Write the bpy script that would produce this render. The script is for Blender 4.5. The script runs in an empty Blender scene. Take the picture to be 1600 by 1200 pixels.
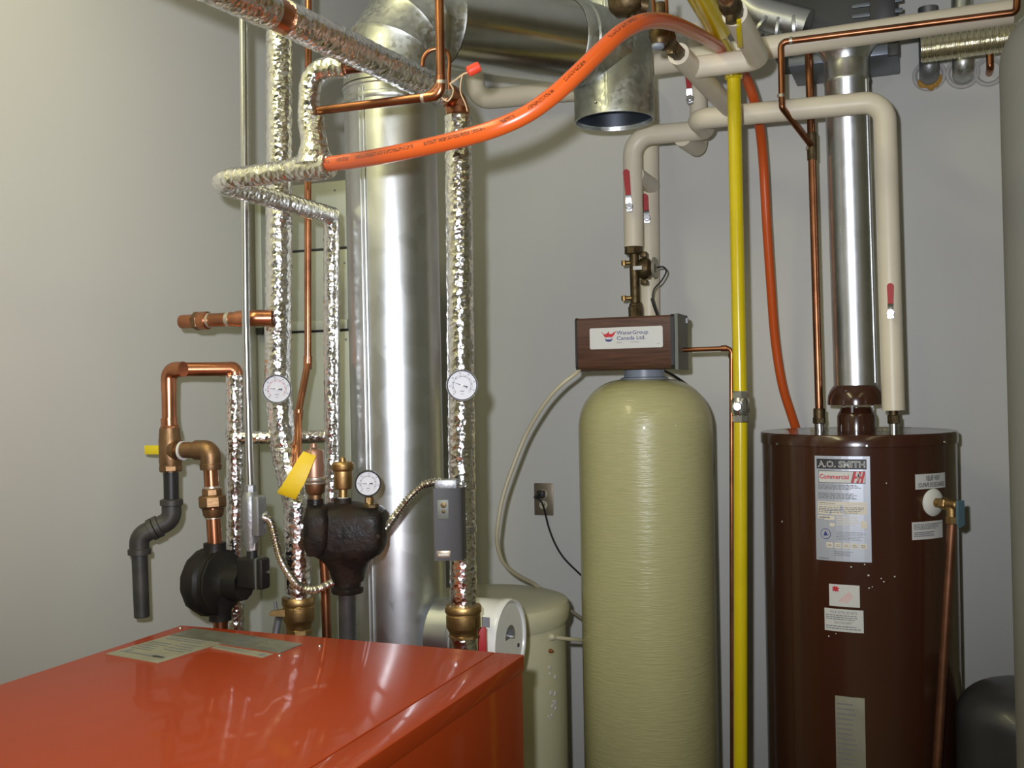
import bpy, bmesh, math, random
from mathutils import Vector, Matrix

random.seed(7)
SC = bpy.context.scene
COL = SC.collection
V = Vector

# ------------------------------------------------------------------ camera
FPX = 1620.0                       # focal length for a 1600 px wide frame
YAW = math.radians(22.0)           # camera turned towards the left-hand corner
ROLL = 0.018
PITCH = 5.0 / FPX
CAM = V((0.0, 0.0, 1.6))
_h = V((math.cos(YAW), math.sin(YAW), 0))
_d = V((-math.sin(YAW), math.cos(YAW), 0))
FW = (_d * math.cos(PITCH) + V((0, 0, 1)) * math.sin(PITCH)).normalized()
_u0 = _h.cross(FW).normalized()
RT = (_h * math.cos(ROLL) - _u0 * math.sin(ROLL)).normalized()
UP = (_h * math.sin(ROLL) + _u0 * math.cos(ROLL)).normalized()
cd = bpy.data.cameras.new('camera')
cd.sensor_width = 36.0
cd.lens = 36.0 * FPX / 1600.0
cd.clip_start = 0.05
cam = bpy.data.objects.new('camera', cd)
COL.objects.link(cam)
M = Matrix((RT, UP, -FW)).transposed().to_4x4()
M.translation = CAM
cam.matrix_world = M
SC.camera = cam

# ------------------------------------------------------------------ world, lights, exposure
SC.view_settings.view_transform = 'Standard'
SC.view_settings.look = 'None'
SC.view_settings.gamma = 1.0
SC.view_settings.exposure = -0.07
SC.view_settings.use_curve_mapping = False
wd = bpy.data.worlds.new('world')
SC.world = wd
wd.use_nodes = True
wd.node_tree.nodes['Background'].inputs[0].default_value = (0.9, 0.92, 0.8, 1)
wd.node_tree.nodes['Background'].inputs[1].default_value = 0.02


def area_light(name, loc, target, sx, sy, power, col, shape='RECTANGLE'):
    ld = bpy.data.lights.new(name, 'AREA')
    ld.shape = shape
    ld.size = sx
    ld.size_y = sy
    ld.energy = power
    ld.color = col
    o = bpy.data.objects.new(name, ld)
    o.location = loc
    dv = (V(target) - V(loc)).normalized()
    o.rotation_euler = dv.to_track_quat('-Z', 'Y').to_euler()
    COL.objects.link(o)
    return o


# two fluorescent battens under the ceiling and the camera's own flash (up and to the left of the lens)
area_light('fluorescent_tube_light', (-1.35, 0.2, 3.12), (-1.35, 0.2, 0), 0.35, 2.6, 35, (1.0, 0.94, 0.53))
area_light('fluorescent_tube_light', (0.9, 0.3, 3.12), (0.9, 0.3, 0), 0.35, 2.6, 7, (1.0, 0.94, 0.53))
_fl = CAM + RT * (-0.075) + UP * 0.085 + FW * 0.02
_sp = bpy.data.lights.new('camera_flash', 'SPOT')
_sp.energy = 205
_sp.color = (0.90, 0.92, 1.0)
_sp.spot_size = math.radians(94)
_sp.spot_blend = 1.0
_sp.shadow_soft_size = 0.018
_so = bpy.data.objects.new('camera_flash', _sp)
_so.location = _fl
_so.rotation_euler = (FW + RT * 0.02 + UP * 0.16).to_track_quat('-Z', 'Y').to_euler()
COL.objects.link(_so)


# ------------------------------------------------------------------ placing: a point on the photograph's ray at a known depth or plane
def W(px, py, w=None, X=None, Y=None, Z=None):
    dv = FW + RT * ((px - 800.0) / FPX) - UP * ((py - 600.0) / FPX)
    if w is not None:
        t = w
    elif Y is not None:
        t = Y / dv.y
    elif X is not None:
        t = X / dv.x
    else:
        t = (Z - CAM.z) / dv.z
    return CAM + dv * t


def depth(p):
    return (p - CAM).dot(FW)


# ------------------------------------------------------------------ materials
def _n(nt, t, **kw):
    n = nt.nodes.new(t)
    for k, v in kw.items():
        setattr(n, k, v)
    return n


def mat(name, col, rough=0.5, metal=0.0, coat=0.0, var=0.0, vscale=6.0, vcol=None, bump=0.0, bscale=60.0,
        bdist=0.002, stretch=None, rvar=0.0, spec=0.5, aniso=0.0, trans=0.0):
    m = bpy.data.materials.new(name)
    m.use_nodes = True
    nt = m.node_tree
    b = nt.nodes['Principled BSDF']
    b.inputs['Base Color'].default_value = (*col, 1)
    b.inputs['Roughness'].default_value = rough
    b.inputs['Metallic'].default_value = metal
    b.inputs['Specular IOR Level'].default_value = spec
    if coat:
        b.inputs['Coat Weight'].default_value = coat
        b.inputs['Coat Roughness'].default_value = 0.06
    if aniso:
        b.inputs['Anisotropic'].default_value = aniso
    if trans:
        b.inputs['Transmission Weight'].default_value = trans
    tc = _n(nt, 'ShaderNodeTexCoord')
    mp = _n(nt, 'ShaderNodeMapping')
    nt.links.new(tc.outputs['Object'], mp.inputs[0])
    if stretch:
        mp.inputs['Scale'].default_value = stretch
    if var or rvar:
        no = _n(nt, 'ShaderNodeTexNoise')
        no.inputs['Scale'].default_value = vscale
        no.inputs['Detail'].default_value = 5
        nt.links.new(mp.outputs[0], no.inputs['Vector'])
        rp = _n(nt, 'ShaderNodeMapRange')
        rp.inputs[1].default_value = 0.35
        rp.inputs[2].default_value = 0.65
        nt.links.new(no.outputs['Fac'], rp.inputs[0])
        if var:
            mx = _n(nt, 'ShaderNodeMixRGB')
            c2 = vcol if vcol else tuple(c * (1 - var) for c in col)
            mx.inputs[1].default_value = (*col, 1)
            mx.inputs[2].default_value = (*c2, 1)
            if vcol:
                ml = _n(nt, 'ShaderNodeMath', operation='MULTIPLY')
                ml.inputs[1].default_value = var
                nt.links.new(rp.outputs[0], ml.inputs[0])
                nt.links.new(ml.outputs[0], mx.inputs[0])
            else:
                nt.links.new(rp.outputs[0], mx.inputs[0])
            nt.links.new(mx.outputs[0], b.inputs['Base Color'])
        if rvar:
            r2 = _n(nt, 'ShaderNodeMapRange')
            r2.inputs[3].default_value = max(0.02, rough - rvar)
            r2.inputs[4].default_value = min(1, rough + rvar)
            nt.links.new(rp.outputs[0], r2.inputs[0])
            nt.links.new(r2.outputs[0], b.inputs['Roughness'])
    if bump:
        nb = _n(nt, 'ShaderNodeTexNoise')
        nb.inputs['Scale'].default_value = bscale
        nb.inputs['Detail'].default_value = 4
        nt.links.new(mp.outputs[0], nb.inputs['Vector'])
        bp = _n(nt, 'ShaderNodeBump')
        bp.inputs['Strength'].default_value = bump
        bp.inputs['Distance'].default_value = bdist
        nt.links.new(nb.outputs['Fac'], bp.inputs['Height'])
        nt.links.new(bp.outputs[0], b.inputs['Normal'])
    return m


def foil_mat():
    m = mat('crinkled_foil', (0.90, 0.89, 0.87), 0.15, 1.0, rvar=0.04, vscale=30)
    nt = m.node_tree
    b = nt.nodes['Principled BSDF']
    tc = _n(nt, 'ShaderNodeTexCoord')
    vo = _n(nt, 'ShaderNodeTexVoronoi')
    vo.inputs['Scale'].default_value = 95
    no = _n(nt, 'ShaderNodeTexNoise')
    no.inputs['Scale'].default_value = 60
    no.inputs['Detail'].default_value = 6
    no.inputs['Distortion'].default_value = 1.2
    ad = _n(nt, 'ShaderNodeMath', operation='ADD')
    nt.links.new(tc.outputs['Object'], vo.inputs['Vector'])
    nt.links.new(tc.outputs['Object'], no.inputs['Vector'])
    nt.links.new(vo.outputs['Distance'], ad.inputs[0])
    nt.links.new(no.outputs['Fac'], ad.inputs[1])
    bp = _n(nt, 'ShaderNodeBump')
    bp.inputs['Strength'].default_value = 0.55
    bp.inputs['Distance'].default_value = 0.003
    nt.links.new(ad.outputs[0], bp.inputs['Height'])
    nt.links.new(bp.outputs[0], b.inputs['Normal'])
    return m


def galv_mat(name, col, rough, spangle=0.06, scale=45):
    m = mat(name, col, rough, 1.0)
    nt = m.node_tree
    b = nt.nodes['Principled BSDF']
    tc = _n(nt, 'ShaderNodeTexCoord')
    vo = _n(nt, 'ShaderNodeTexVoronoi')
    vo.inputs['Scale'].default_value = scale
    nt.links.new(tc.outputs['Object'], vo.inputs['Vector'])
    mp = _n(nt, 'ShaderNodeMapping')
    mp.inputs['Scale'].default_value = (30, 30, 2.2)
    nt.links.new(tc.outputs['Object'], mp.inputs[0])
    no = _n(nt, 'ShaderNodeTexNoise')
    no.inputs['Scale'].default_value = 1.5
    no.inputs['Detail'].default_value = 5
    nt.links.new(mp.outputs[0], no.inputs['Vector'])
    sx = _n(nt, 'ShaderNodeSeparateColor')
    nt.links.new(vo.outputs['Color'], sx.inputs[0])
    av = _n(nt, 'ShaderNodeMath', operation='ADD')
    nt.links.new(sx.outputs[0], av.inputs[0])
    nt.links.new(no.outputs['Fac'], av.inputs[1])
    rr = _n(nt, 'ShaderNodeMapRange')
    rr.inputs[1].default_value = 0.2
    rr.inputs[2].default_value = 1.6
    rr.inputs[3].default_value = rough - spangle
    rr.inputs[4].default_value = rough + spangle
    nt.links.new(av.outputs[0], rr.inputs[0])
    nt.links.new(rr.outputs[0], b.inputs['Roughness'])
    mx = _n(nt, 'ShaderNodeMixRGB')
    mx.inputs[1].default_value = (*col, 1)
    mx.inputs[2].default_value = (*(c * 0.92 for c in col), 1)
    nt.links.new(sx.outputs[1], mx.inputs[0])
    nt.links.new(mx.outputs[0], b.inputs['Base Color'])
    return m


def pex_mat():
    """orange tube with a broken band of black factory print along one side (flat print, from the tube's own UV)"""
    m = mat('orange_tube', (0.58, 0.092, 0.013), 0.32, coat=0.15)
    nt = m.node_tree
    b = nt.nodes['Principled BSDF']
    uv = _n(nt, 'ShaderNodeUVMap')
    sp = _n(nt, 'ShaderNodeSeparateXYZ')
    nt.links.new(uv.outputs[0], sp.inputs[0])

    def mth(op, a, bb=None):
        n = _n(nt, 'ShaderNodeMath', operation=op)
        for i, q in enumerate((a, bb)):
            if q is None:
                continue
            if isinstance(q, (int, float)):
                n.inputs[i].default_value = q
            else:
                nt.links.new(q, n.inputs[i])
        return n.outputs[0]
    u, v = sp.outputs[0], sp.outputs[1]
    cu = mth('FLOOR', mth('MULTIPLY', u, 520.0))
    cv = mth('FLOOR', mth('MULTIPLY', v, 64.0))
    cx = _n(nt, 'ShaderNodeCombineXYZ')
    nt.links.new(cu, cx.inputs[0])
    nt.links.new(cv, cx.inputs[1])
    wn = _n(nt, 'ShaderNodeTexWhiteNoise', noise_dimensions='2D')
    nt.links.new(cx.outputs[0], wn.inputs['Vector'])
    word = _n(nt, 'ShaderNodeTexWhiteNoise', noise_dimensions='1D')
    nt.links.new(mth('FLOOR', mth('MULTIPLY', u, 42.0)), word.inputs['W'])
    on = mth('MULTIPLY', mth('GREATER_THAN', wn.outputs['Value'], 0.42), mth('GREATER_THAN', word.outputs['Value'], 0.3))
    band = mth('LESS_THAN', mth('ABSOLUTE', mth('SUBTRACT', v, PRINT_V)), 0.04)
    on = mth('MULTIPLY', on, band)
    mx = _n(nt, 'ShaderNodeMixRGB')
    mx.inputs[1].default_value = (0.58, 0.092, 0.013, 1)
    mx.inputs[2].default_value = (0.08, 0.02, 0.01, 1)
    nt.links.new(mth('MULTIPLY', on, 0.8), mx.inputs[0])
    nt.links.new(mx.outputs[0], b.inputs['Base Color'])
    return m


PRINT_V = 0.5
MT = {}
MT['wall'] = mat('wall_paint', (0.60, 0.597, 0.56), 0.55, var=0.03, vscale=1.5, bump=0.08, bscale=220, bdist=0.001, spec=0.3)
MT['wall_dim'] = mat('darkened_front_wall', (0.22, 0.22, 0.21), 0.8, var=0.1, vscale=2)  # dimness behind the camera put into the wall colour, for dark foil reflections
MT['ceiling'] = mat('ceiling_paint', (0.75, 0.75, 0.70), 0.8)
MT['floor'] = mat('concrete_floor', (0.32, 0.31, 0.29), 0.6, var=0.25, vscale=4, bump=0.2, bscale=40)
MT['foil'] = foil_mat()
MT['galv'] = galv_mat('galvanised_steel', (0.66, 0.68, 0.68), 0.34, 0.03, 25)
MT['galv_shiny'] = galv_mat('bright_galvanised_steel', (0.64, 0.65, 0.62), 0.22, 0.02, 25)
MT['galv_dull'] = galv_mat('dull_galvanised_steel', (0.58, 0.60, 0.56), 0.42, 0.14, 90)
MT['galv_flat'] = mat('grey_sheet_metal', (0.42, 0.44, 0.38), 0.5, 0.35, var=0.12, vscale=5)
MT['galv_in'] = mat('duct_inside', (0.42, 0.47, 0.55), 0.3, 1.0)
MT['steel'] = mat('zinc_plated_steel', (0.62, 0.63, 0.64), 0.25, 1.0)
MT['steel_dk'] = mat('cast_grey_fitting', (0.30, 0.31, 0.32), 0.45, 0.8, bump=0.3, bscale=150)
MT['copper'] = mat('copper', (0.66, 0.28, 0.145), 0.28, 1.0, var=0.45, vscale=14, bump=0.05)
MT['copper_dk'] = mat('tarnished_copper', (0.42, 0.175, 0.085), 0.33, 1.0, var=0.5, vscale=10)
MT['copper_dull'] = mat('dull_brown_copper', (0.30, 0.135, 0.075), 0.42, 0.8, var=0.4, vscale=12)
MT['satin'] = mat('satin_copper', (0.40, 0.22, 0.155), 0.45, 0.75)
MT['armour'] = mat('armoured_steel', (0.52, 0.49, 0.43), 0.28, 1.0)
MT['solder'] = mat('solder_joint', (0.62, 0.58, 0.48), 0.4, 0.9)
MT['brass'] = mat('brass', (0.50, 0.33, 0.135), 0.45, 1.0, var=0.35, vscale=25, bump=0.15, bscale=200)
MT['bronze'] = mat('bronze', (0.30, 0.18, 0.092), 0.47, 0.95, var=0.3, vscale=25, bump=0.2, bscale=180)
MT['bronze_dk'] = mat('dark_brass', (0.15, 0.105, 0.05), 0.48, 0.8, var=0.5, vscale=60, bump=0.35, bscale=120)
MT['iron'] = mat('black_iron_pipe', (0.06, 0.057, 0.054), 0.5, 0.3, var=0.35, vscale=20, bump=0.2, bscale=120)
MT['iron_rust'] = mat('black_casting', (0.008, 0.0075, 0.007), 0.5, 0.0, var=0.6, vscale=34, vcol=(0.026, 0.012, 0.006), bump=0.45, bscale=110, bdist=0.003, rvar=0.15, spec=0.2)
MT['pump'] = mat('pump_black_paint', (0.009, 0.0085, 0.008), 0.5, 0.0, var=0.5, vscale=15, vcol=(0.02, 0.015, 0.011), bump=0.2, bscale=120, spec=0.25)
MT['boiler'] = mat('orange_enamel', (0.37, 0.043, 0.005), 0.45, coat=0.22, var=0.08, vscale=2.0, bump=0.03, bscale=4, bdist=0.004, spec=0.2)
MT['pex'] = pex_mat()
MT['pex_plain'] = mat('plain_orange_tube', (0.62, 0.07, 0.02), 0.35)
MT['yellow'] = mat('yellow_pipe_paint', (0.64, 0.50, 0.006), 0.25, coat=0.3, var=0.08, vscale=12, bump=0.05)
MT['tag'] = mat('yellow_tag', (0.62, 0.43, 0.008), 0.55, bump=0.3, bscale=120)
MT['cream'] = mat('cream_jacket', (0.74, 0.67, 0.52), 0.4, var=0.06, vscale=9, bump=0.1, bscale=30)
MT['fibre'] = mat('fibreglass_tank', (0.46, 0.435, 0.215), 0.3, coat=0.3, var=0.07, vscale=22, stretch=(1, 1, 10), bump=0.5, bscale=24, bdist=0.003)
MT['brine'] = mat('brine_plastic', (0.55, 0.53, 0.36), 0.45, var=0.06, vscale=5, bump=0.06, bscale=20)
MT['brown'] = mat('brown_enamel', (0.053, 0.0185, 0.0098), 0.2, coat=0.4, var=0.08, vscale=4, bump=0.04, bscale=30)
MT['veneer'] = mat('brown_veneer', (0.115, 0.05, 0.028), 0.45, var=0.45, vscale=8, stretch=(1.2, 8, 16))
MT['dark'] = mat('dark_plastic', (0.02, 0.02, 0.022), 0.4)
MT['greybox'] = mat('grey_control_cover', (0.050, 0.049, 0.051), 0.5, 0.1, bump=0.05, bscale=200, spec=0.35)
MT['greyside'] = mat('grey_green_metal', (0.13, 0.14, 0.12), 0.5, 0.3)
MT['bluegrey'] = mat('blue_grey_plastic', (0.24, 0.27, 0.31), 0.4)
MT['white'] = mat('white_enamel', (0.78, 0.78, 0.74), 0.25, coat=0.4, var=0.06, vscale=8)
MT['label'] = mat('white_label', (0.62, 0.62, 0.60), 0.5)
MT['silver'] = mat('silver_label', (0.50, 0.53, 0.60), 0.38, 0.35)
MT['plate'] = mat('aluminium_plate', (0.42, 0.41, 0.32), 0.45, 0.45, var=0.2, vscale=14)
MT['plate_dk'] = mat('dull_aluminium_plate', (0.30, 0.30, 0.26), 0.4, 0.6, var=0.3, vscale=30)
MT['cream_ink'] = mat('cream_print', (0.72, 0.66, 0.55), 0.5)
MT['dial'] = mat('dial_white', (0.50, 0.50, 0.53), 0.5)
MT['rail'] = mat('bluish_steel_rail', (0.16, 0.18, 0.21), 0.4, 0.6)
MT['ink'] = mat('black_ink', (0.03, 0.03, 0.035), 0.5)
MT['ink_grey'] = mat('grey_ink', (0.20, 0.21, 0.23), 0.5)
MT['ink_blue'] = mat('blue_ink', (0.04, 0.05, 0.22), 0.5)
MT['ink_red'] = mat('red_ink', (0.55, 0.02, 0.035), 0.5)
MT['ink_pink'] = mat('pink_ink', (0.75, 0.45, 0.45), 0.5)
MT['red'] = mat('red_plastic', (0.40, 0.012, 0.012), 0.55)
MT['rednut'] = mat('red_wire_nut', (0.80, 0.07, 0.03), 0.4)
MT['wire'] = mat('pale_wire', (0.55, 0.38, 0.22), 0.5)
MT['cord'] = mat('black_cord', (0.012, 0.012, 0.012), 0.45)
MT['tan'] = mat('tan_tubing', (0.50, 0.45, 0.31), 0.4)
MT['beige'] = mat('beige_plastic', (0.50, 0.47, 0.33), 0.4)
MT['brownplate'] = mat('brown_steel_plate', (0.26, 0.215, 0.155), 0.38, 0.6)
MT['charcoal'] = mat('charcoal_paint', (0.045, 0.045, 0.05), 0.38, coat=0.1, var=0.2, vscale=9)
MT['greytank'] = mat('grey_paint', (0.25, 0.25, 0.23), 0.6, var=0.05)
MT['fanbox'] = mat('dark_sheet_metal', (0.045, 0.045, 0.038), 0.5, 0.2, var=0.3, vscale=5)
MT['foam'] = mat('orange_foam', (0.45, 0.25, 0.05), 0.8, bump=0.6, bscale=40)
MT['plaster'] = mat('plaster_ring', (0.50, 0.49, 0.47), 0.8, bump=0.5, bscale=60)
MT['bluelever'] = mat('blue_steel_lever', (0.16, 0.28, 0.36), 0.35, 0.5)
MT['dust'] = mat('grey_dust', (0.33, 0.30, 0.20), 0.9, bump=0.8, bscale=150)
MT['flex'] = mat('brassy_foil', (0.85, 0.82, 0.66), 0.25, 1.0, bump=0.4, bscale=80)


# ------------------------------------------------------------------ mesh collecting
def frame(a):
    a = V(a).normalized()
    ref = V((0, 0, 1)) if abs(a.z) < 0.9 else V((0, 1, 0))
    x = ref.cross(a).normalized()
    y = a.cross(x).normalized()
    return x, y, a


def fillet(pts, rad, n=7):
    """round the inner corners of a polyline"""
    pts = [V(p) for p in pts]
    out = [pts[0]]
    for i in range(1, len(pts) - 1):
        p, a, b = pts[i], pts[i - 1], pts[i + 1]
        d1 = (a - p)
        d2 = (b - p)
        l1, l2 = d1.length, d2.length
        d1.normalize()
        d2.normalize()
        ang = d1.angle(d2)
        if ang > 3.0:
            out.append(p)
            continue
        r = rad if not isinstance(rad, (list, tuple)) else rad[i - 1]
        t = min(r / math.tan(ang / 2), l1 * 0.49, l2 * 0.49)
        p1, p2 = p + d1 * t, p + d2 * t
        rr = t * math.tan(ang / 2)
        c = p + (d1 + d2).normalized() * (rr / math.sin(ang / 2))
        v1, v2 = p1 - c, p2 - c
        tot = v1.angle(v2)
        for k in range(n + 1):
            s = k / n
            if tot < 1e-4:
                q = p1.lerp(p2, s)
            else:
                q = c + (v1 * math.sin((1 - s) * tot) + v2 * math.sin(s * tot)) / math.sin(tot)
            out.append(q)
    out.append(pts[-1])
    return out


def spline(pts, n=10):
    """Catmull-Rom through the points"""
    pts = [V(p) for p in pts]
    P = [pts[0] * 2 - pts[1]] + pts + [pts[-1] * 2 - pts[-2]]
    out = []
    for i in range(1, len(P) - 2):
        p0, p1, p2, p3 = P[i - 1:i + 3]
        for k in range(n):
            t = k / n
            out.append(0.5 * ((2 * p1) + (p2 - p0) * t + (2 * p0 - 5 * p1 + 4 * p2 - p3) * t * t + (3 * p1 - p0 - 3 * p2 + p3) * t ** 3))
    out.append(pts[-1])
    return out


def resample(pts, step):
    out = [pts[0]]
    for a, b in zip(pts, pts[1:]):
        L = (b - a).length
        n = max(1, int(round(L / step)))
        for k in range(1, n + 1):
            out.append(a.lerp(b, k / n))
    return out


class MB:
    def __init__(s):
        s.v, s.f, s.m, s.sm, s.uv = [], [], [], [], {}

    def face(s, idx, mi=0, smooth=True, uv=None):
        if uv:
            s.uv[len(s.f)] = uv
        s.f.append(tuple(idx))
        s.m.append(mi)
        s.sm.append(smooth)

    def ring(s, pts):
        n = len(s.v)
        s.v.extend(V(p) for p in pts)
        return list(range(n, n + len(pts)))

    def tube(s, pts, r, seg=16, mi=0, caps=True, smooth=True, radii=None, jitter=0.0, wall=0.0, up=None):
        pts = [V(p) for p in pts]
        q = [pts[0]]
        for p in pts[1:]:
            if (p - q[-1]).length > 1e-5:
                q.append(p)
        if radii and len(q) != len(pts):
            radii = None
        pts = q
        T = []
        for i in range(len(pts)):
            a = pts[max(0, i - 1)]
            b = pts[min(len(pts) - 1, i + 1)]
            T.append((b - a).normalized())
        x, y, _ = frame(T[0])
        if up is not None:
            x = V(up) - T[0] * V(up).dot(T[0])
            x.normalize()
        L = 0
        rings = []
        Ls = []
        for i, p in enumerate(pts):
            if i:
                L += (p - pts[i - 1]).length
                x = (x - T[i] * x.dot(T[i])).normalized()
            y = T[i].cross(x)
            rr = radii[i] if radii else r
            ring = []
            for k in range(seg):
                an = 2 * math.pi * k / seg
                if jitter:
                    an += random.uniform(-.5, .5) * jitter * 4 / seg * 3
                q = rr * (1 + (random.uniform(-1, 1) * jitter if jitter else 0))
                off = T[i] * (random.uniform(-1, 1) * jitter * rr * 1.2) if (jitter and 0 < i < len(pts) - 1) else V((0, 0, 0))
                ring.append(p + (x * math.cos(an) + y * math.sin(an)) * q + off)
            rings.append(s.ring(ring))
            Ls.append(L)
        for i in range(len(rings) - 1):
            for k in range(seg):
                k2 = (k + 1) % seg
                u0, u1 = Ls[i], Ls[i + 1]
                v0, v1 = k / seg, (k + 1) / seg
                s.face((rings[i][k], rings[i][k2], rings[i + 1][k2], rings[i + 1][k]), mi, smooth,
                       [(u0, v0), (u0, v1), (u1, v1), (u1, v0)])
        if caps:
            s.face(list(reversed(rings[0])), mi, False)
            s.face(rings[-1], mi, False)
        return s

    def lathe(s, prof, o, a, seg=32, mi=0, smooth=True, caps=True, phase=0.0):
        """prof: (radius, distance along axis) pairs"""
        x, y, a = frame(a)
        o = V(o)
        rings = []
        for r, t in prof:
            r = max(r, 1e-5)
            rings.append(s.ring([o + a * t + (x * math.cos(2 * math.pi * k / seg + phase) + y * math.sin(2 * math.pi * k / seg + phase)) * r for k in range(seg)]))
        for i in range(len(rings) - 1):
            for k in range(seg):
                k2 = (k + 1) % seg
                s.face((rings[i][k], rings[i][k2], rings[i + 1][k2], rings[i + 1][k]), mi, smooth)
        if caps:
            s.face(list(reversed(rings[0])), mi, False)
            s.face(rings[-1], mi, False)
        return s

    def cyl(s, a, b, r, seg=20, mi=0, smooth=True, r2=None, bev=0.0):
        a, b = V(a), V(b)
        L = (b - a).length
        r2 = r if r2 is None else r2
        if bev:
            pr = [(r - bev, 0), (r, bev), (r2, L - bev), (r2 - bev, L)]
        else:
            pr = [(r, 0), (r2, L)]
        return s.lathe(pr, a, b - a, seg, mi, smooth)

    def hexa(s, a, b, r, mi=0, seg=6, phase=0.3):
        a, b = V(a), V(b)
        L = (b - a).length
        c = min(r * 0.12, L * .3)
        return s.lathe([(r - c, 0), (r, c), (r, L - c), (r - c, L)], a, b - a, seg, mi, False, phase=phase)

    def box(s, c, size, ax=None, mi=0, bev=0.0, seg=2):
        """size along the three axes ax (default world)"""
        ax = ax or (V((1, 0, 0)), V((0, 1, 0)), V((0, 0, 1)))
        c = V(c)
        bm = bmesh.new()
        bmesh.ops.create_cube(bm, size=1.0)
        for v in bm.verts:
            v.co = V((v.co.x * size[0], v.co.y * size[1], v.co.z * size[2]))
        if bev:
            bmesh.ops.bevel(bm, geom=bm.edges[:], offset=bev, segments=seg, affect='EDGES', profile=0.5)
        n = len(s.v)
        bm.verts.index_update()
        for v in bm.verts:
            s.v.append(c + ax[0] * v.co.x + ax[1] * v.co.y + ax[2] * v.co.z)
        for f in bm.faces:
            s.face([n + v.index for v in f.verts], mi, False)
        bm.free()
        return s

    def prism(s, outline, o, x, y, z, th, mi=0, smooth=False):
        """outline in (x, y) pulled th along z"""
        o, x, y, z = V(o), V(x), V(y), V(z)
        A = s.ring([o + x * p + y * q for p, q in outline])
        B = s.ring([o + x * p + y * q + z * th for p, q in outline])
        n = len(outline)
        s.face(list(reversed(A)), mi, False)
        s.face(B, mi, False)
        for i in range(n):
            j = (i + 1) % n
            s.face((A[i], A[j], B[j], B[i]), mi, smooth)
        return s

    def loft(s, loops, mi=0, smooth=True, caps=True):
        R = [s.ring(l) for l in loops]
        n = len(loops[0])
        for i in range(len(R) - 1):
            for k in range(n):
                k2 = (k + 1) % n
                s.face((R[i][k], R[i][k2], R[i + 1][k2], R[i + 1][k]), mi, smooth)
        if caps:
            s.face(list(reversed(R[0])), mi, False)
            s.face(R[-1], mi, False)
        return s

    def mapped(s, polys, fn, mi=0):
        """flat (x, y) polygons laid on a surface by fn"""
        for poly in polys:
            s.face(s.ring([fn(*p) for p in poly]), mi, False)
        return s

    def text(s, txt, fn, x, y, size, mi=0, align='LEFT', bold=0.0, shear=0.0, sx=1.0):
        cu = bpy.data.curves.new('t', 'FONT')
        cu.body = txt
        cu.size = size
        cu.align_x = align
        cu.offset = bold
        cu.shear = shear
        cu.resolution_u = 2
        ob = bpy.data.objects.new('t', cu)
        me = bpy.data.meshes.new_from_object(ob)
        n = len(s.v)
        for v in me.vertices:
            s.v.append(fn(x + v.co.x * sx, y + v.co.y))
        for p in me.polygons:
            s.face([n + i for i in p.vertices], mi, False)
        bpy.data.objects.remove(ob)
        bpy.data.curves.remove(cu)
        bpy.data.meshes.remove(me)
        return s

    def finelines(s, fn, x0, x1, y0, y1, rows, mi=0, h=0.5, seed=1):
        """rows of unreadable fine print: short dashes"""
        rnd = random.Random(seed)
        dy = (y1 - y0) / rows
        for r in range(rows):
            yy = y1 - dy * (r + 0.5)
            xx = x0
            end = x1 - rnd.random() * 0.25 * (x1 - x0)
            while xx < end:
                L = (x1 - x0) * rnd.uniform(0.03, 0.11)
                e = min(end, xx + L)
                s.mapped([[(xx, yy - abs(dy) * h / 2), (e, yy - abs(dy) * h / 2), (e, yy + abs(dy) * h / 2), (xx, yy + abs(dy) * h / 2)]], fn, mi)
                xx = e + (x1 - x0) * 0.018
        return s

    def build(s, name, mats, base):
        me = bpy.data.meshes.new(name)
        me.from_pydata([v - base for v in s.v], [], s.f)
        for m in (mats if isinstance(mats, (list, tuple)) else [mats]):
            me.materials.append(MT[m] if isinstance(m, str) else m)
        me.polygons.foreach_set('material_index', s.m)
        me.polygons.foreach_set('use_smooth', s.sm)
        if s.uv:
            ul = me.uv_layers.new(name='UVMap')
            for fi, uvs in s.uv.items():
                p = me.polygons[fi]
                for li, c in zip(p.loop_indices, uvs):
                    ul.data[li].uv = c
        bm = bmesh.new()
        bm.from_mesh(me)
        if not getattr(s, 'keep', False):
            bmesh.ops.recalc_face_normals(bm, faces=bm.faces[:])
        bm.to_mesh(me)
        bm.free()
        me.set_sharp_from_angle(angle=math.radians(38))
        me.update()
        return bpy.data.objects.new(name, me)


BASE = {}


def _tag(o, label=None, cat=None, group=None, kind=None):
    if label:
        o['label'] = label
    if cat:
        o['category'] = cat
    if group:
        o['group'] = group
    if kind:
        o['kind'] = kind


def thing(name, label, cat, base, group=None):
    o = bpy.data.objects.new(name, None)
    o.empty_display_size = 0.05
    COL.objects.link(o)
    o.location = base
    BASE[o] = V(base)
    _tag(o, label, cat, group)
    return o


def part(parent, name, mb, mats, label=None, kind=None):
    o = mb.build(name, mats, BASE[parent])
    COL.objects.link(o)
    o.parent = parent
    BASE[o] = BASE[parent]
    _tag(o, label, kind=kind)
    return o


def single(name, mb, mats, label, cat, group=None, kind=None):
    n = len(mb.v)
    b = V((sum(v.x for v in mb.v) / n, sum(v.y for v in mb.v) / n, min(v.z for v in mb.v)))
    o = mb.build(name, mats, b)
    o.location = b
    COL.objects.link(o)
    BASE[o] = b
    _tag(o, label, cat, group, kind)
    return o


def struct(name, mb, mats):
    o = mb.build(name, mats, V((0, 0, 0)))
    COL.objects.link(o)
    BASE[o] = V((0, 0, 0))
    o['kind'] = 'structure'
    return o


def S(px, w):
    return px * w / FPX


def foil_tube(mb, pts, r, step=0.0075, seg=22, jit=0.045, mi=0):
    pts = resample(pts, step)
    mb.tube(pts, r, seg, mi, True, False, jitter=jit)
    return mb


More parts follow.
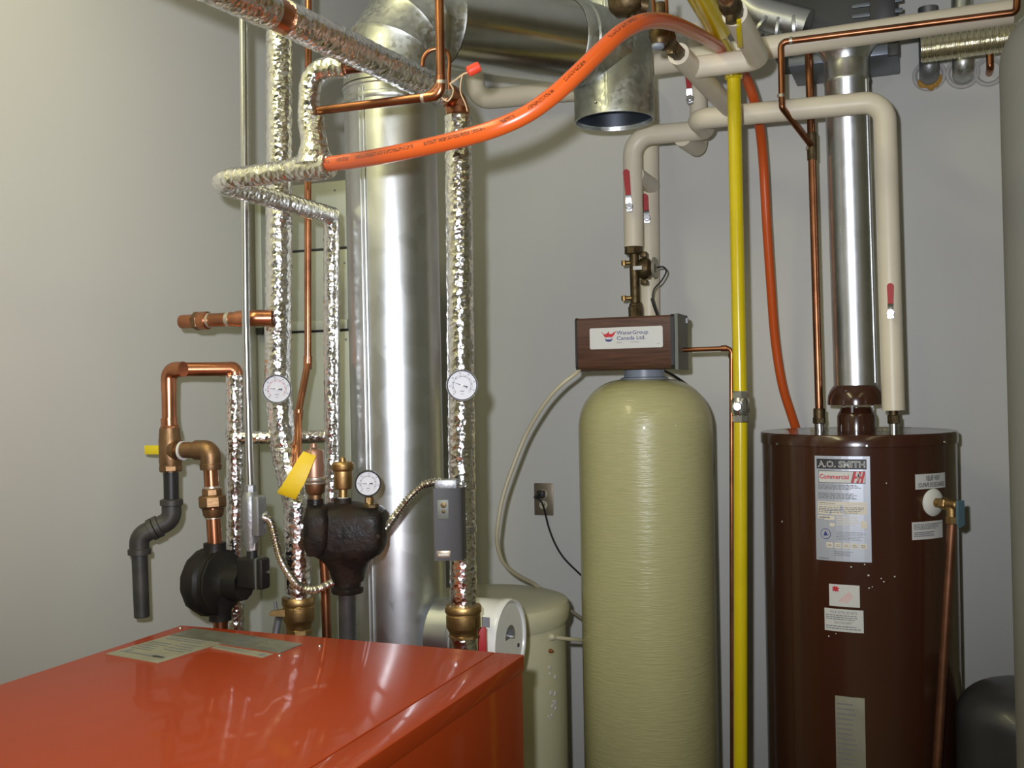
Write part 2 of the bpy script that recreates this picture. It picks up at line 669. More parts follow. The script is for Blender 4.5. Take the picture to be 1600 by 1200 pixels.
X1, Y1, Z1 = V((1, 0, 0)), V((0, 1, 0)), V((0, 0, 1))

# ================================================================== the room
XL, YB, XR, YF, ZC = -1.84, 3.46, 3.2, -5.0, 3.2
struct('wall_left', MB().box((XL - .05, (YB + YF) / 2, ZC / 2), (.1, YB - YF + .2, ZC)), 'wall')
struct('wall_back', MB().box(((XL + XR) / 2, YB + .05, ZC / 2), (XR - XL, .1, ZC)), 'wall')
struct('wall_right', MB().box((XR + .05, (YB + YF) / 2, ZC / 2), (.1, YB - YF + .2, ZC)), 'wall')
struct('wall_front', MB().box(((XL + XR) / 2, YF - .05, ZC / 2), (XR - XL, .1, ZC)), 'wall_dim')
struct('floor', MB().box(((XL + XR) / 2, (YB + YF) / 2, -.05), (XR - XL + .2, YB - YF + .2, .1)), 'floor')
struct('ceiling', MB().box(((XL + XR) / 2, (YB + YF) / 2, ZC + .05), (XR - XL + .2, YB - YF + .2, .1)), 'ceiling')

# ================================================================== boiler
BX0, BX1, BY0, BY1, BZ = -1.507, -0.714, 0.78, 1.803, 1.10
SEAM = W(759, 1028, Z=BZ).x
t = thing('boiler', 'large orange enamelled boiler with three metal data plates on its top', 'boiler', ((BX0 + BX1) / 2, (BY0 + BY1) / 2, 0))
part(t, 'jacket', MB().box(((BX0 + BX1) / 2, (BY0 + BY1) / 2, .06 + (BZ - .026 - .06) / 2), (BX1 - BX0 - .004, BY1 - BY0 - .004, BZ - .026 - .06), bev=.004), 'boiler')
part(t, 'base_frame', MB().box(((BX0 + BX1) / 2, (BY0 + BY1) / 2, .03), (BX1 - BX0 - .05, BY1 - BY0 - .05, .06)), 'dark')


def top_panel(x0, x1, y0, y1):
    return MB().box(((x0 + x1) / 2, (y0 + y1) / 2, BZ - .015), (x1 - x0, y1 - y0, .03), bev=.0018, seg=3)


part(t, 'top_panel', top_panel(BX0, SEAM - .0012, BY0, BY1), 'boiler')
part(t, 'edge_panel', top_panel(SEAM + .0012, BX1, BY0, BY1), 'boiler')
part(t, 'rear_cover', MB().box(((BX0 + .055 + BX1 - .02) / 2, BY1 + .004, BZ - .045), (BX1 - BX0 - .075, .008, .084), bev=.002), 'boiler')
for px, py in ((282, 982), (437, 1025), (500, 1010)):
    q = W(px, py, Z=BZ)
    part(t, 'screw', MB().lathe([(.0045, 0), (.0045, .001), (.003, .0026), (.0005, .003)], q, Z1, 10), 'steel')


def quadmap(c00, c10, c11, c01, dz=0.0):
    c00, c10, c11, c01 = (V(c) for c in (c00, c10, c11, c01))

    def fn(x, y):
        p = c00.lerp(c10, x).lerp(c01.lerp(c11, x), y)
        return p + V((0, 0, dz))
    return fn


def plate(corners, mats, dz, prints):
    c = [W(*p, Z=BZ) for p in corners]
    f0 = quadmap(*c, dz=dz)
    f1 = quadmap(*c, dz=dz + .0004)
    mb = MB()
    A = mb.ring([f0(*p) - V((0, 0, dz)) for p in ((0, 0), (1, 0), (1, 1), (0, 1))])
    B = mb.ring([f0(*p) for p in ((0, 0), (1, 0), (1, 1), (0, 1))])
    mb.face(B, 0, False)
    for i in range(4):
        j = (i + 1) % 4
        mb.face((A[i], A[j], B[j], B[i]), 0, False)
    prints(mb, f1)
    return part(t, 'data_plate', mb, mats)


def pr1(mb, f):
    mb.finelines(f, .06, .94, .10, .16, 1, 1, .6, 3)
    mb.finelines(f, .05, .45, .22, .50, 5, 1, .4, 4)
    mb.finelines(f, .52, .95, .30, .55, 4, 1, .4, 5)
    mb.finelines(f, .10, .92, .58, .68, 2, 1, .5, 6)
    mb.mapped([[(.08, .16), (.16, .14), (.18, .20), (.11, .22)]], f, 1)
    for k in range(2):
        mb.mapped([[(.70 + .1 * k + .05 * math.cos(a), .14 + .035 * math.sin(a)) for a in [i * math.pi / 4 for i in range(8)]]], f, 1)
    mb.mapped([[(.0, .70), (1, .70), (1, 1), (0, 1)]], f, 2)


plate([(165, 1022), (247, 1036.5), (386, 993), (303, 982)], ('plate', 'ink_grey', 'plate_dk'), .0008, pr1)
plate([(342, 1006), (437, 1021), (473, 1007), (386, 993)], ('plate_dk', 'plate', 'ink_grey'), .0014,
      lambda mb, f: (mb.finelines(f, .5, .95, .25, .8, 4, 1, .5, 8), mb.finelines(f, .06, .42, .2, .8, 4, 2, .4, 9)))
plate([(329, 1012.5), (410, 1028), (427, 1022), (340, 1008)], ('plate', 'ink_grey'), .0008,
      lambda mb, f: (mb.finelines(f, .08, .75, .3, .8, 2, 1, .4, 10), mb.mapped([[(.84, .3), (.93, .25), (.95, .7), (.86, .75)]], f, 1)))

# ================================================================== flues
FR = 0.111
FLX, FLY = -1.202, 2.226
PF = W(620, 600, Y=FLY)
zt = W(610, 125, Y=FLY).z
base = V((FLX, FLY, .55))
TEE = W(960, 78, w=2.9)
TX, TY = TEE.x, TEE.y
dirh = V((TX - FLX, TY - FLY, 0)).normalized()
# the column leans a hair towards the corner like the photograph's
fl_lo = W(627, 1000, w=2.515)
fl_hi = W(609, 140, w=2.515)
axis = (fl_hi - fl_lo).normalized()
t = thing('boiler_flue', 'wide galvanised steel flue column behind boiler with elbow at its top', 'flue', fl_lo)
mb = MB()
L = (fl_hi - fl_lo).length
mb.lathe([(FR, -.35), (FR, L * .5), (FR, L - .012), (FR + .003, L - .009), (FR + .003, L - .003), (FR, L)], fl_lo, axis, 64)
part(t, 'flue_pipe', mb, 'galv')
# long lock seam up the front-left of the column
sd = (CAM - fl_lo)
sd.z = 0
sd.normalize()
for ang, w_ in ((-34, .004), (-40, .0025)):
    a = math.radians(ang)
    rv = V((sd.x * math.cos(-a) + sd.y * math.sin(-a), -sd.x * math.sin(-a) + sd.y * math.cos(-a), 0))
    rv = V((sd.x * math.cos(a) - sd.y * math.sin(a), sd.x * math.sin(a) + sd.y * math.cos(a), 0))
    part(t, 'lock_seam', MB().tube([fl_lo + rv * (FR + .0005) - axis * .3, fl_hi + rv * (FR + .0005) - axis * .02], w_, 8), 'galv')
part(t, 'joint_band', MB().lathe([(FR + .001, 0), (FR + .004, .004), (FR + .004, .012), (FR + .001, .016)], fl_lo + axis * (L - .045), axis, 64, caps=False), 'galv_dull')
# elbow of four gores towards the draught run
ez = TEE.z + .02
c_end = V((fl_hi.x, fl_hi.y, 0)) + dirh * .17
R = .155
cz = fl_hi.z + .035
top = V((fl_hi.x, fl_hi.y, cz))
ctr = top + dirh * R
prev = None
pts = []
for k in range(5):
    a = math.pi / 2 * k / 4
    pts.append(ctr - dirh * (R * math.cos(a)) + Z1 * (R * math.sin(a)))
nodes = [fl_hi] + pts
loops = []


def ring_at(p, nrm, r, seg=48):
    side = V((0, 0, 1)).cross(dirh).normalized()
    b = side.cross(nrm).normalized()
    return [p + side * math.cos(2 * math.pi * k / seg) * r + b * math.sin(2 * math.pi * k / seg) * r for k in range(seg)]


for k in range(5):
    a0 = math.pi / 2 * max(0, k - 1) / 4 if k else 0
    a1 = math.pi / 2 * k / 4
    n0 = (Z1 * math.cos(a0) + dirh * math.sin(a0))
    n1 = (Z1 * math.cos(a1) + dirh * math.sin(a1))
    p0 = fl_hi if k == 0 else pts[k - 1]
    p1 = pts[k]
    ax = (p1 - p0).normalized()
    part(t, 'elbow_gore', MB().loft([ring_at(p0 + ax * .0005, n0, FR + .0015), ring_at(p0 + ax * .008, n0, FR), ring_at(p1 - ax * .008, n1, FR), ring_at(p1 - ax * .0005, n1, FR + .0035)], caps=False), 'galv_dull')
# draught run and tee
run0 = pts[-1]
tee_c = V((TX, TY, TEE.z))
rd = (tee_c - run0)
rd.normalize()
t = thing('draught_tee', 'galvanised vent tee hanging open-ended above the softener, with its long side run', 'flue', W(960, 190, w=2.9))
te_lo = W(960, 190, w=2.9)
te_hi = V((te_lo.x - .006, te_lo.y, TEE.z + .33))
rl = (tee_c - run0).length
colp = run0 + rd * (rl - FR - .03)
part(t, 'side_run', MB().lathe([(FR - .002, 0), (FR - .002, rl - FR - .035)], run0 + rd * .002, rd, 56, caps=False), 'galv_shiny')
part(t, 'crimp_collar', MB().lathe([(FR - .001, 0), (FR + .001, .003), (FR + .001, .035), (FR + .005, .040), (FR + .005, .050), (FR + .001, .055), (FR + .001, .15)], colp - rd * .035, rd, 56, caps=False), 'galv_dull')
mb = MB()
ta = (te_hi - te_lo).normalized()
TL = (te_hi - te_lo).length
mb.lathe([(FR - .006, .012), (FR - .004, 0), (FR, 0), (FR + .001, .012), (FR, .016), (FR, TL), (FR - .004, TL), (FR - .004, .016)], te_lo, ta, 56, caps=False)
o = part(t, 'tee_body', mb, 'galv_dull')
part(t, 'tee_lining', MB().lathe([(FR - .005, .006), (FR - .005, TL - .01)], te_lo, ta, 48, caps=False), 'galv_in')
for an in (-25, -21):
    a = math.radians(an)
    rv = V((sd.x * math.cos(a) - sd.y * math.sin(a), sd.x * math.sin(a) + sd.y * math.cos(a), 0))
    part(t, 'lock_seam', MB().tube([te_lo + rv * FR + ta * .02, te_lo + rv * FR + ta * .4], .0016, 6), 'galv_dull')
for px, py in ((883, 95), (886, 62), (856, 118), (931, 160)):
    q = W(px, py, w=2.78)
    part(t, 'screw', MB().lathe([(.004, 0), (.004, .003), (.001, .005)], q, CAM - q, 8), 'steel')

# flue branch with the round draught regulator
q0 = W(690, 1000, Y=FLY + .0)
dz = W(797, 1002, Y=FLY).z
t = thing('draught_regulator', 'white round draught regulator on the flue branch beside boiler', 'draught regulator', V((-1.0, FLY, dz - .1)))
xe = W(797, 1002, Y=FLY).x
rr = .5 * S(131, depth(V((xe, FLY, dz))))
ox = V((FLX + FR * .95, FLY, dz))
part(t, 'branch_pipe', MB().cyl(ox, V((xe - .095, FLY, dz)), rr * .93, 40), 'galv')
part(t, 'branch_collar', MB().lathe([(rr * .95, 0), (rr * .95, .02), (rr * .985, .024), (rr * .985, .03), (rr * .95, .034), (rr * .95, .05)], V((xe - .145, FLY, dz)), X1, 40, caps=False), 'galv')
mb = MB()
mb.lathe([(rr * .97, -.1), (rr * .98, -.085), (rr * .98, -.02), (rr, -.016), (rr, -.002), (rr * .985, .003), (rr * .93, .001), (rr * .90, -.006), (.002, -.006)], V((xe, FLY, dz)), X1, 48, caps=False)
part(t, 'regulator_housing', mb, 'white')
# half-moon opening with the damper blade and its weight
blade = part(t, 'damper_blade', MB().lathe([(rr * .90, 0), (rr * .895, .003), (.001, .0035)], V((xe - .0055, FLY, dz)), X1, 40), 'white')
f = lambda x, y: V((xe - .0012, FLY + x, dz + y))
hm = [(.030 * math.cos(a) + .006, .030 * math.sin(a) + .006) for a in [math.pi * k / 12 for k in range(13)]]
part(blade, 'half_moon_opening', MB().mapped([hm], f), 'steel_dk')
part(blade, 'damper_weight', MB().box((xe + .003, FLY + .008, dz + .016), (.008, .004, .02)).cyl((xe - .001, FLY + .004, dz + .010), (xe + .008, FLY + .004, dz + .010), .004, 8), 'steel')
part(blade, 'pivot_hole', MB().lathe([(.005, 0), (.005, .002), (.001, .002)], V((xe - .0025, FLY + .055, dz - .022)), X1, 12), 'ink')
part(t, 'maker_badge', MB().box(W(759, 972, Y=FLY - rr - .002), (.018, .0015, .022)), 'ink_grey')

# ================================================================== sheet metal duct in the corner
yd = 2.55
xl_ = XL + .004
a_tl, a_tr = W(440, 283, Y=yd), W(541, 279, Y=yd)
dz1 = a_tr.z
xr_ = a_tr.x
zb = .75
t = thing('air_duct', 'flat grey sheet metal duct standing in the corner behind foil pipes', 'duct', ((xl_ + xr_) / 2, yd + .2, zb))
zs = [zb, W(500, 517, Y=yd).z, W(500, 390, Y=yd).z, dz1]
secs = []
for k in range(3):
    secs.append(None)
    secs[k] = part(t, 'duct_section', MB().box(((xl_ + xr_) / 2, yd + .22, (zs[k] + zs[k + 1]) / 2), (xr_ - xl_, .44, zs[k + 1] - zs[k] - .006), bev=.003), 'galv_flat')
for k in (1, 2):
    part(t, 'joint_gap', MB().box(((xl_ + xr_) / 2, yd + .22, zs[k]), (xr_ - xl_ - .006, .434, .008 if k == 2 else .003)), 'dark')
part(t, 'drive_cleat', MB().box(((xl_ + xr_) / 2, yd - .004, zs[1] + .016), (xr_ - xl_, .012, .028), bev=.003), 'galv_flat')
q = W(408, 390, Y=yd - .012)
part(t, 'side_flange', MB().box((q.x, yd - .012, (W(408, 270, Y=yd).z + W(408, 520, Y=yd).z) / 2), (.022, .03, W(408, 270, Y=yd).z - W(408, 520, Y=yd).z), bev=.003), 'galv_flat')
part(t, 'flange_foot', MB().box((q.x, yd - .014, W(408, 518, Y=yd).z), (.024, .032, .02), bev=.002), 'dark')
part(t, 'side_slot', MB().box((xr_ + .001, yd + .05, W(545, 366, Y=yd).z), (.004, .06, .062)), 'dark')
for px, py in ((523, 297), (545, 410), (543, 500), (455, 530), (548, 530)):
    q = W(px, py, Y=yd)
    part(secs[2] if py < 390 else secs[1] if py < 516 else secs[0], 'rivet', MB().lathe([(.0035, 0), (.003, .002), (.0005, .0028)], V((min(q.x, xr_ - .01), yd, q.z)), -Y1, 8), 'steel_dk')

# ================================================================== tanks
# --- brine tank
zl = 1.6 - .203 * 3.05
bc = W(764, 935, w=3.05)
bx, by = bc.x, bc.y
rb = .5 * S(252, 3.05)
t = thing('brine_tank', 'pale olive plastic brine tank with a lid behind boiler', 'tank', (bx, by, 0))
part(t, 'tank_body', MB().lathe([(rb - .03, .0), (rb - .012, .02), (rb - .012, zl - .06)], (bx, by, 0), Z1, 64), 'brine')
part(t, 'lid', MB().lathe([(rb - .010, zl - .066), (rb - .002, zl - .05), (rb, zl - .03), (rb, zl - .016), (rb - .006, zl - .005), (rb - .02, zl), (rb * .5, zl + .004), (.002, zl + .005)], (bx, by, 0), Z1, 64, caps=False), 'brine')


def on_cyl(cx, cy, r, ph, z):
    return V((cx + r * math.cos(ph), cy + r * math.sin(ph), z))


def hit_cyl(px, py, cx, cy, r):
    """first point of the viewing ray on an upright cylinder"""
    dv = W(px, py, w=1.0) - CAM
    ox, oy = CAM.x - cx, CAM.y - cy
    a = dv.x ** 2 + dv.y ** 2
    b = 2 * (ox * dv.x + oy * dv.y)
    c = ox * ox + oy * oy - r * r
    D = b * b - 4 * a * c
    tt = (-b - math.sqrt(max(D, 0))) / (2 * a)
    return CAM + dv * tt


for nm, px, py, r_, m_ in (('overflow_elbow', 861, 995, .010, 'beige'), ('float_screw', 859, 1017, .006, 'copper')):
    q = hit_cyl(px, py, bx, by, rb - .012)
    nrm = V((q.x - bx, q.y - by, 0)).normalized()
    part(t, nm, MB().lathe([(r_, -.002), (r_, .006), (r_ * .6, .012), (.001, .013)], q, nrm, 14), m_)
mb = MB()
rnd = random.Random(4)
for cx_, cy_, sx_, sy_, n_ in ((863, 1052, 6, 10, 5), (862, 1096, 8, 16, 9), (862, 1118, 5, 8, 4)):
    for k in range(n_):
        q = hit_cyl(cx_ + rnd.uniform(-sx_, sx_), cy_ + rnd.uniform(-sy_, sy_), bx, by, rb - .0115)
        nrm = V((q.x - bx, q.y - by, 0)).normalized()
        s_ = rnd.uniform(.003, .008)
        mb.lathe([(s_, -.001), (s_ * .8, .0012), (.0005, .002)], q, nrm, 9)
part(t, 'glue_residue', mb, 'plaster', kind='stuff')
q0 = hit_cyl(866, 996, bx, by, rb - .01)
single('overflow_tube', MB().tube([q0, W(885, 998, w=2.93), W(912, 1001, w=3.02)], .0055, 10), 'tan', 'short tan tube running from the brine tank wall behind the softener', 'tube')
single('brine_line_loop', MB().tube([W(880, 944, w=3.08), W(893, 955, w=3.14), W(912, 968, w=3.2)], .005, 10), 'tan', 'thin tan tube behind the brine tank lid and softener tank', 'tube')

# --- softener
SWD = 3.0
sc = W(1008.5, 700, w=SWD)
sx_, sy_ = sc.x, sc.y
sr = .5 * S(208, SWD)
zn = W(1012, 592, w=SWD).z
zsh = W(1008, 668, w=SWD).z
t = thing('water_softener', 'tall olive fibreglass softener tank with brown wood-look control head', 'water softener', (sx_, sy_, 0))
prof = [(sr - .02, .03), (sr, .06), (sr, zsh)]
for k in range(1, 15):
    a = math.pi / 2 * k / 15
    prof.append((.052 + (sr - .052) * math.cos(a) ** .9, zsh + (zn - zsh) * math.sin(a)))
prof += [(.05, zn), (.05, zn + .01)]
part(t, 'tank_shell', MB().lathe(prof, (sx_, sy_, 0), Z1, 72), 'fibre')
part(t, 'tank_boot', MB().lathe([(sr + .004, 0), (sr + .004, .12), (sr, .13)], (sx_, sy_, 0), Z1, 48), 'dark')
zb0 = W(980, 577, Y=2.8).z
part(t, 'neck_collar', MB().lathe([(.068, zn - .006), (.068, zn + .003), (.058, zn + .006), (.058, zb0 + .004)], (sx_, sy_, 0), Z1, 24), 'bluegrey')
# control cover: veneer wrap with a rounded lower edge, black end strips, grey-green side plate
x0, x1 = W(899, 540, Y=2.8).x, W(1059, 540, Y=2.8).x
z0, z1 = W(980, 577.5, Y=2.8).z, W(980, 494.5, Y=2.8).z
yb_ = 2.925
out = [(0, z0 + .012), (0, z1 - .006), (.006, z1), (yb_ - 2.8, z1), (yb_ - 2.8, z0), (.02, z0), (.006, z0 + .004)]
cover = part(t, 'control_cover', MB().prism(out, (x0 + .004, 2.8, 0), Y1, Z1, X1, x1 - x0 - .022), 'veneer')
oute = [(-.0015, z0 + .010), (-.0015, z1 - .005), (.005, z1 + .0015), (yb_ - 2.8, z1 + .0015), (yb_ - 2.8, z0 - .0015), (.02, z0 - .0015), (.005, z0 + .002)]
part(cover, 'end_strip', MB().prism(oute, (x0, 2.8, 0), Y1, Z1, X1, .006), 'dark')
part(cover, 'end_strip', MB().prism(oute, (x1 - .0195, 2.8, 0), Y1, Z1, X1, .010), 'dark')
part(t, 'side_plate', MB().prism([(0, z0 - .003), (0, z1 + .003), (yb_ - 2.8 + .002, z1 + .003), (yb_ - 2.8 + .002, z0 - .003)], (x1 - .0085, 2.801, 0), Y1, Z1, X1, .009), 'greyside')
part(t, 'valve_body', MB().box(((x0 + x1) / 2, 3.0, (z0 + z1) / 2), (.15, .15, z1 - z0 - .02), bev=.012), 'dark')
part(cover, 'catch', MB().box((x1 + .001, yb_ - .012, z1 - .012), (.008, .012, .014)), 'steel_dk')
# maker's label
c = [W(922, 547, Y=2.8), W(1036, 541, Y=2.8), W(1036, 509, Y=2.8), W(922, 513, Y=2.8)]
lx0, lx1 = c[0].x, c[1].x
lz0, lz1 = W(979, 544.3, Y=2.8).z, W(979, 511, Y=2.8).z
lw, lh = lx1 - lx0, lz1 - lz0
fm = lambda x, y: V((lx0 + x, 2.8 - .0016, lz0 + y))
rnd_out = []
for cx_, cy_, a0 in ((lw - .005, .005, -90), (lw - .005, lh - .005, 0), (.005, lh - .005, 90), (.005, .005, 180)):
    for k in range(5):
        a = math.radians(a0 + 90 * k / 4)
        rnd_out.append((cx_ + .005 * math.cos(a), cy_ + .005 * math.sin(a)))
mb = MB().prism(rnd_out, (lx0, 2.8 - .0012, lz0), X1, Z1, Y1, .0012)
ux, uy = lw / 860.0, lh / 290.0        # label measured as 860 x 290 units
g = lambda X, Y: (X * ux, (290 - Y) * uy)
tx = 322 * ux
mb.text('WaterGroup', fm, tx, (290 - 100) * uy, 74 * uy, 1, bold=.00012, sx=1.12)
mb.text('Canada Ltd.', fm, tx, (290 - 172) * uy, 74 * uy, 1, bold=.00012, sx=1.14)
mb.text('Regina', fm, tx, (290 - 214) * uy, 28 * uy, 2)
mb.text('Cambridge', fm, 480 * ux, (290 - 212) * uy, 28 * uy, 2)
mb.finelines(fm, 790 * ux, 825 * ux, 46 * uy, 56 * uy, 1, 2, .7)
crown = [(150, 66), (176, 88), (196, 84), (222, 64), (228, 62), (236, 84), (262, 86), (296, 62), (312, 62), (282, 120), (262, 132), (226, 126), (194, 134), (176, 120)]
mb.mapped([[g(*p) for p in crown]], fm, 3)
for X_, Y_ in ((150, 62), (228, 60), (308, 60)):
    mb.mapped([[g(X_ + 7 * math.cos(a), Y_ + 7 * math.sin(a)) for a in [k * math.pi / 4 for k in range(8)]]], fm, 3)
ell = [g(228 + 44 * math.cos(a), 160 + 32 * math.sin(a)) for a in [k * math.pi / 12 for k in range(24)]]
fm2 = lambda x, y: fm(x, y) + V((0, -.0003, 0))
mb.mapped([ell], fm2, 1)
fm3 = lambda x, y: fm(x, y) + V((0, -.0006, 0))
mb.mapped([[g(228 + 36 * math.cos(a), 152 + 22 * math.sin(a)) for a in [k * math.pi / 12 for k in range(24)]]], fm3, 0)
fm4 = lambda x, y: fm(x, y) + V((0, -.0009, 0))
mb.mapped([[g(228 + 36 * math.cos(a), 160 + 24 * math.sin(a)) for a in [math.pi * k / 10 for k in range(11)]]], fm4, 4)
part(cover, 'name_label', mb, ('label', 'ink_blue', 'ink_grey', 'ink_red', 'ink_blue'))

# --- water heater
HW = 2.94
hc = W(1338.5, 673, w=HW)
hx, hy = hc.x, hc.y
hr = .5 * S(288, HW)
hz = hc.z
t = thing('water_heater', 'tall brown cylindrical water heater with labels and a white relief vent collar', 'water heater', (hx, hy, 0))
part(t, 'jacket', MB().lathe([(hr - .004, .03), (hr, .034), (hr, hz - .02)], (hx, hy, 0), Z1, 96), 'brown')
part(t, 'base_ring', MB().lathe([(hr - .02, 0), (hr - .02, .035)], (hx, hy, 0), Z1, 48), 'dark')
cap_ = part(t, 'top_cap', MB().lathe([(hr + .0005, hz - .032), (hr + .004, hz - .031), (hr + .004, hz - .004), (hr + .001, hz), (hr - .012, hz - .002), (hr * .5, hz - .001), (.002, hz)], (hx, hy, 0), Z1, 96, caps=False), 'brown')
for px, py in ((1214, 694), (1355, 697), (1476, 691)):
    q = hit_cyl(px, py, hx, hy, hr + .004)
    nrm = V((q.x - hx, q.y - hy, 0)).normalized()
    part(cap_, 'screw', MB().lathe([(.0045, 0), (.004, .002), (.0005, .0028)], q, nrm, 10), 'steel')
# draught hood: collar, three brackets, bell
cz0 = hz
hoodc = W(1336, 640, w=HW)
cx, cy = hx, hy
hb = W(1336, 632, w=HW).z
ht = W(1334, 602, w=HW).z
part(t, 'flue_collar', MB().lathe([(S(29, HW), hz - .002), (S(29, HW), hz + .042), (S(27, HW), hz + .052), (S(25, HW), hz + .056), (S(24, HW), hz + .066), (S(22, HW), hz + .066), (S(22, HW), hz)], (cx, cy, 0), Z1, 40, caps=False), 'brown')
hood = part(t, 'draught_hood', MB().lathe([(S(41, HW), hb + .001), (S(43, HW), hb), (S(43, HW), hb + .012), (S(42, HW), hb + .026), (S(39, HW), hb + .04), (S(35, HW), ht - .004), (S(33, HW), ht), (S(30, HW), ht + .002), (S(38, HW), hb + .03), (S(41, HW), hb + .01)], (cx, cy, 0), Z1, 48, caps=False), 'brown')
for k in range(3):
    a = math.radians(20 + 120 * k)
    part(hood, 'hood_bracket', MB().box((cx + S(25, HW) * math.cos(a), cy + S(25, HW) * math.sin(a), (hz + .05 + hb + .03) / 2), (.006, .006, hb + .03 - hz - .045)), 'brown')
# faced surface mapper: x along the circumference (px right), y up (px)


def hmap(px0, py0, off=.0008):
    q = hit_cyl(px0, py0, hx, hy, hr)
    ph0 = math.atan2(q.y - hy, q.x - hx)
    return lambda x, y: V((hx + (hr + off) * math.cos(ph0 + x / hr), hy + (hr + off) * math.sin(ph0 + x / hr), q.z + y))


def hrect(px0, py0, px1, py1):
    a = hit_cyl(px0, py1, hx, hy, hr)
    b = hit_cyl(px1, py0, hx, hy, hr)
    pa = math.atan2(a.y - hy, a.x - hx)
    pb = math.atan2(b.y - hy, b.x - hx)
    wd_ = (pb - pa) * hr
    zb_ = a.z
    h_ = b.z - a.z

    def mk(off):
        return lambda x, y: V((hx + (hr + off * 1.7 - .0006) * math.cos(pa + x * wd_ / hr), hy + (hr + off * 1.7 - .0006) * math.sin(pa + x * wd_ / hr), zb_ + y * h_))
    return mk, wd_, h_


def sheet(mb, mk, off, mi=0, x0=0, x1=1, y0=0, y1=1, n=8):
    f = mk(off)
    for k in range(n):
        a, b = x0 + (x1 - x0) * k / n, x0 + (x1 - x0) * (k + 1) / n
        mb.mapped([[(a, y0), (b, y0), (b, y1), (a, y1)]], f, mi)


def norm_text(mb, txt, mk, off, x, y, w_, h_, W_, H_, mi, bold=0, shear=0):
    """text fitted into a box of the label (fractions)"""
    cu = bpy.data.curves.new('t', 'FONT')
    cu.body = txt
    cu.size = 1
    cu.offset = bold
    cu.shear = shear
    cu.resolution_u = 2
    ob = bpy.data.objects.new('t', cu)
    me = bpy.data.meshes.new_from_object(ob)
    xs = [v.co.x for v in me.vertices]
    ys = [v.co.y for v in me.vertices]
    a0, a1, b0, b1 = min(xs), max(xs), min(ys), max(ys)
    f = mk(off)
    n = len(mb.v)
    for v in me.vertices:
        mb.v.append(f(x + (v.co.x - a0) / (a1 - a0) * w_, y + (v.co.y - b0) / (b1 - b0) * h_))
    for p in me.polygons:
        mb.face([n + i for i in p.vertices], mi, False)
    bpy.data.objects.remove(ob)
    bpy.data.curves.remove(cu)
    bpy.data.meshes.remove(me)


# big silver label (fractions measured in its own frame, y up)
mk, lw_, lh_ = hrect(1276, 713, 1359, 874)
mb = MB()
sheet(mb, mk, .0008)
sheet(mb, mk, .0011, 1, .04, .94, .877, .972)
norm_text(mb, 'A.O. SMITH', mk, .0015, .06, .892, .86, .062, lw_, lh_, 2, bold=.035)
norm_text(mb, 'A.O. SMITH', mk, .0018, .064, .897, .852, .052, lw_, lh_, 1, bold=-.012)
sheet(mb, mk, .0011, 1, .07, .915, .742, .86)
sheet(mb, mk, .0013, 3, .08, .905, .748, .855)
norm_text(mb, 'Commercial', mk, .0016, .095, .782, .53, .045, lw_, lh_, 4, bold=.02)
f16 = mk(.0016)
sk = .05
mb.mapped([[(.66, .748), (.672, .748), (.722, .855), (.71, .855)]], f16, 1)
for a0, a1 in ((.685, .73), (.775, .82), (.845, .885)):
    mb.mapped([[(a0 - .02, .748), (a1 - .02, .748), (a1 + .03, .855), (a0 + .03, .855)]], f16, 4)
mb.mapped([[(.72, .79), (.86, .79), (.87, .812), (.73, .812)]], f16, 4)
f18 = mk(.0019)
mb.mapped([[(.755, .775), (.79, .772), (.80, .80), (.83, .81), (.815, .835), (.79, .845), (.765, .83), (.775, .805)]], f18, 3)
mb.mapped([[(.775, .78), (.785, .778), (.79, .80), (.82, .808), (.805, .832), (.79, .838), (.778, .825), (.785, .803)]], mk(.0021), 1)
f13 = mk(.0012)
mb.finelines(f13, .06, .85, .68, .73, 4, 5, .55, 11)
mb.finelines(f13, .06, .80, .59, .65, 4, 5, .55, 12)
for (xa, xb, ya, yb2) in ((.05, .93, .535, .565), (.05, .46, .49, .53), (.05, .27, .445, .485), (.30, .50, .44, .48), (.05, .16, .40, .43), (.17, .36, .39, .43), (.52, .93, .45, .53), (.82, .93, .32, .39), (.27, .36, .33, .36)):
    sheet(mb, mk, .0012, 6, xa, xb, ya, yb2, 6)
f14 = mk(.0015)
mb.finelines(f14, .07, .40, .545, .555, 1, 5, .7, 13)
mb.finelines(f14, .07, .9, .455, .52, 4, 5, .4, 14)
mb.finelines(f14, .07, .34, .40, .425, 1, 5, .5, 15)
mb.finelines(f13, .40, .80, .34, .43, 4, 6, .5, 16)
ring = [(.19 + .095 * math.cos(a), .255 + .050 * math.sin(a)) for a in [k * math.pi / 14 for k in range(28)]]
mb.mapped([ring], f13, 7)
mb.mapped([[(.19 + .085 * math.cos(a), .255 + .0445 * math.sin(a)) for a in [k * math.pi / 14 for k in range(28)]]], mk(.0014), 0)
mb.mapped([[(.15, .235), (.185, .24), (.19, .23), (.195, .24), (.235, .24), (.215, .26), (.19, .285), (.165, .262)]], mk(.0017), 7)
mb.finelines(f13, .38, .93, .20, .285, 6, 5, .3, 17)
for k in range(5):
    xa = .20 + .15 * k
    sheet(mb, mk, .0012, 6, xa, xa + .12, .125, .175, 3)
    mb.finelines(f14, xa + .02, xa + .11, .135, .165, 2, 5, .4, 20 + k)
mb.finelines(f13, .34, .70, .05, .10, 3, 5, .35, 18)
mb.finelines(f13, .06, .28, .012, .03, 1, 5, .6, 19)
part(t, 'rating_label', mb, ('silver', 'ink', 'label', 'label', 'ink_red', 'ink_grey', 'cream_ink', 'ink_blue'), label='tall silver maker\'s label')
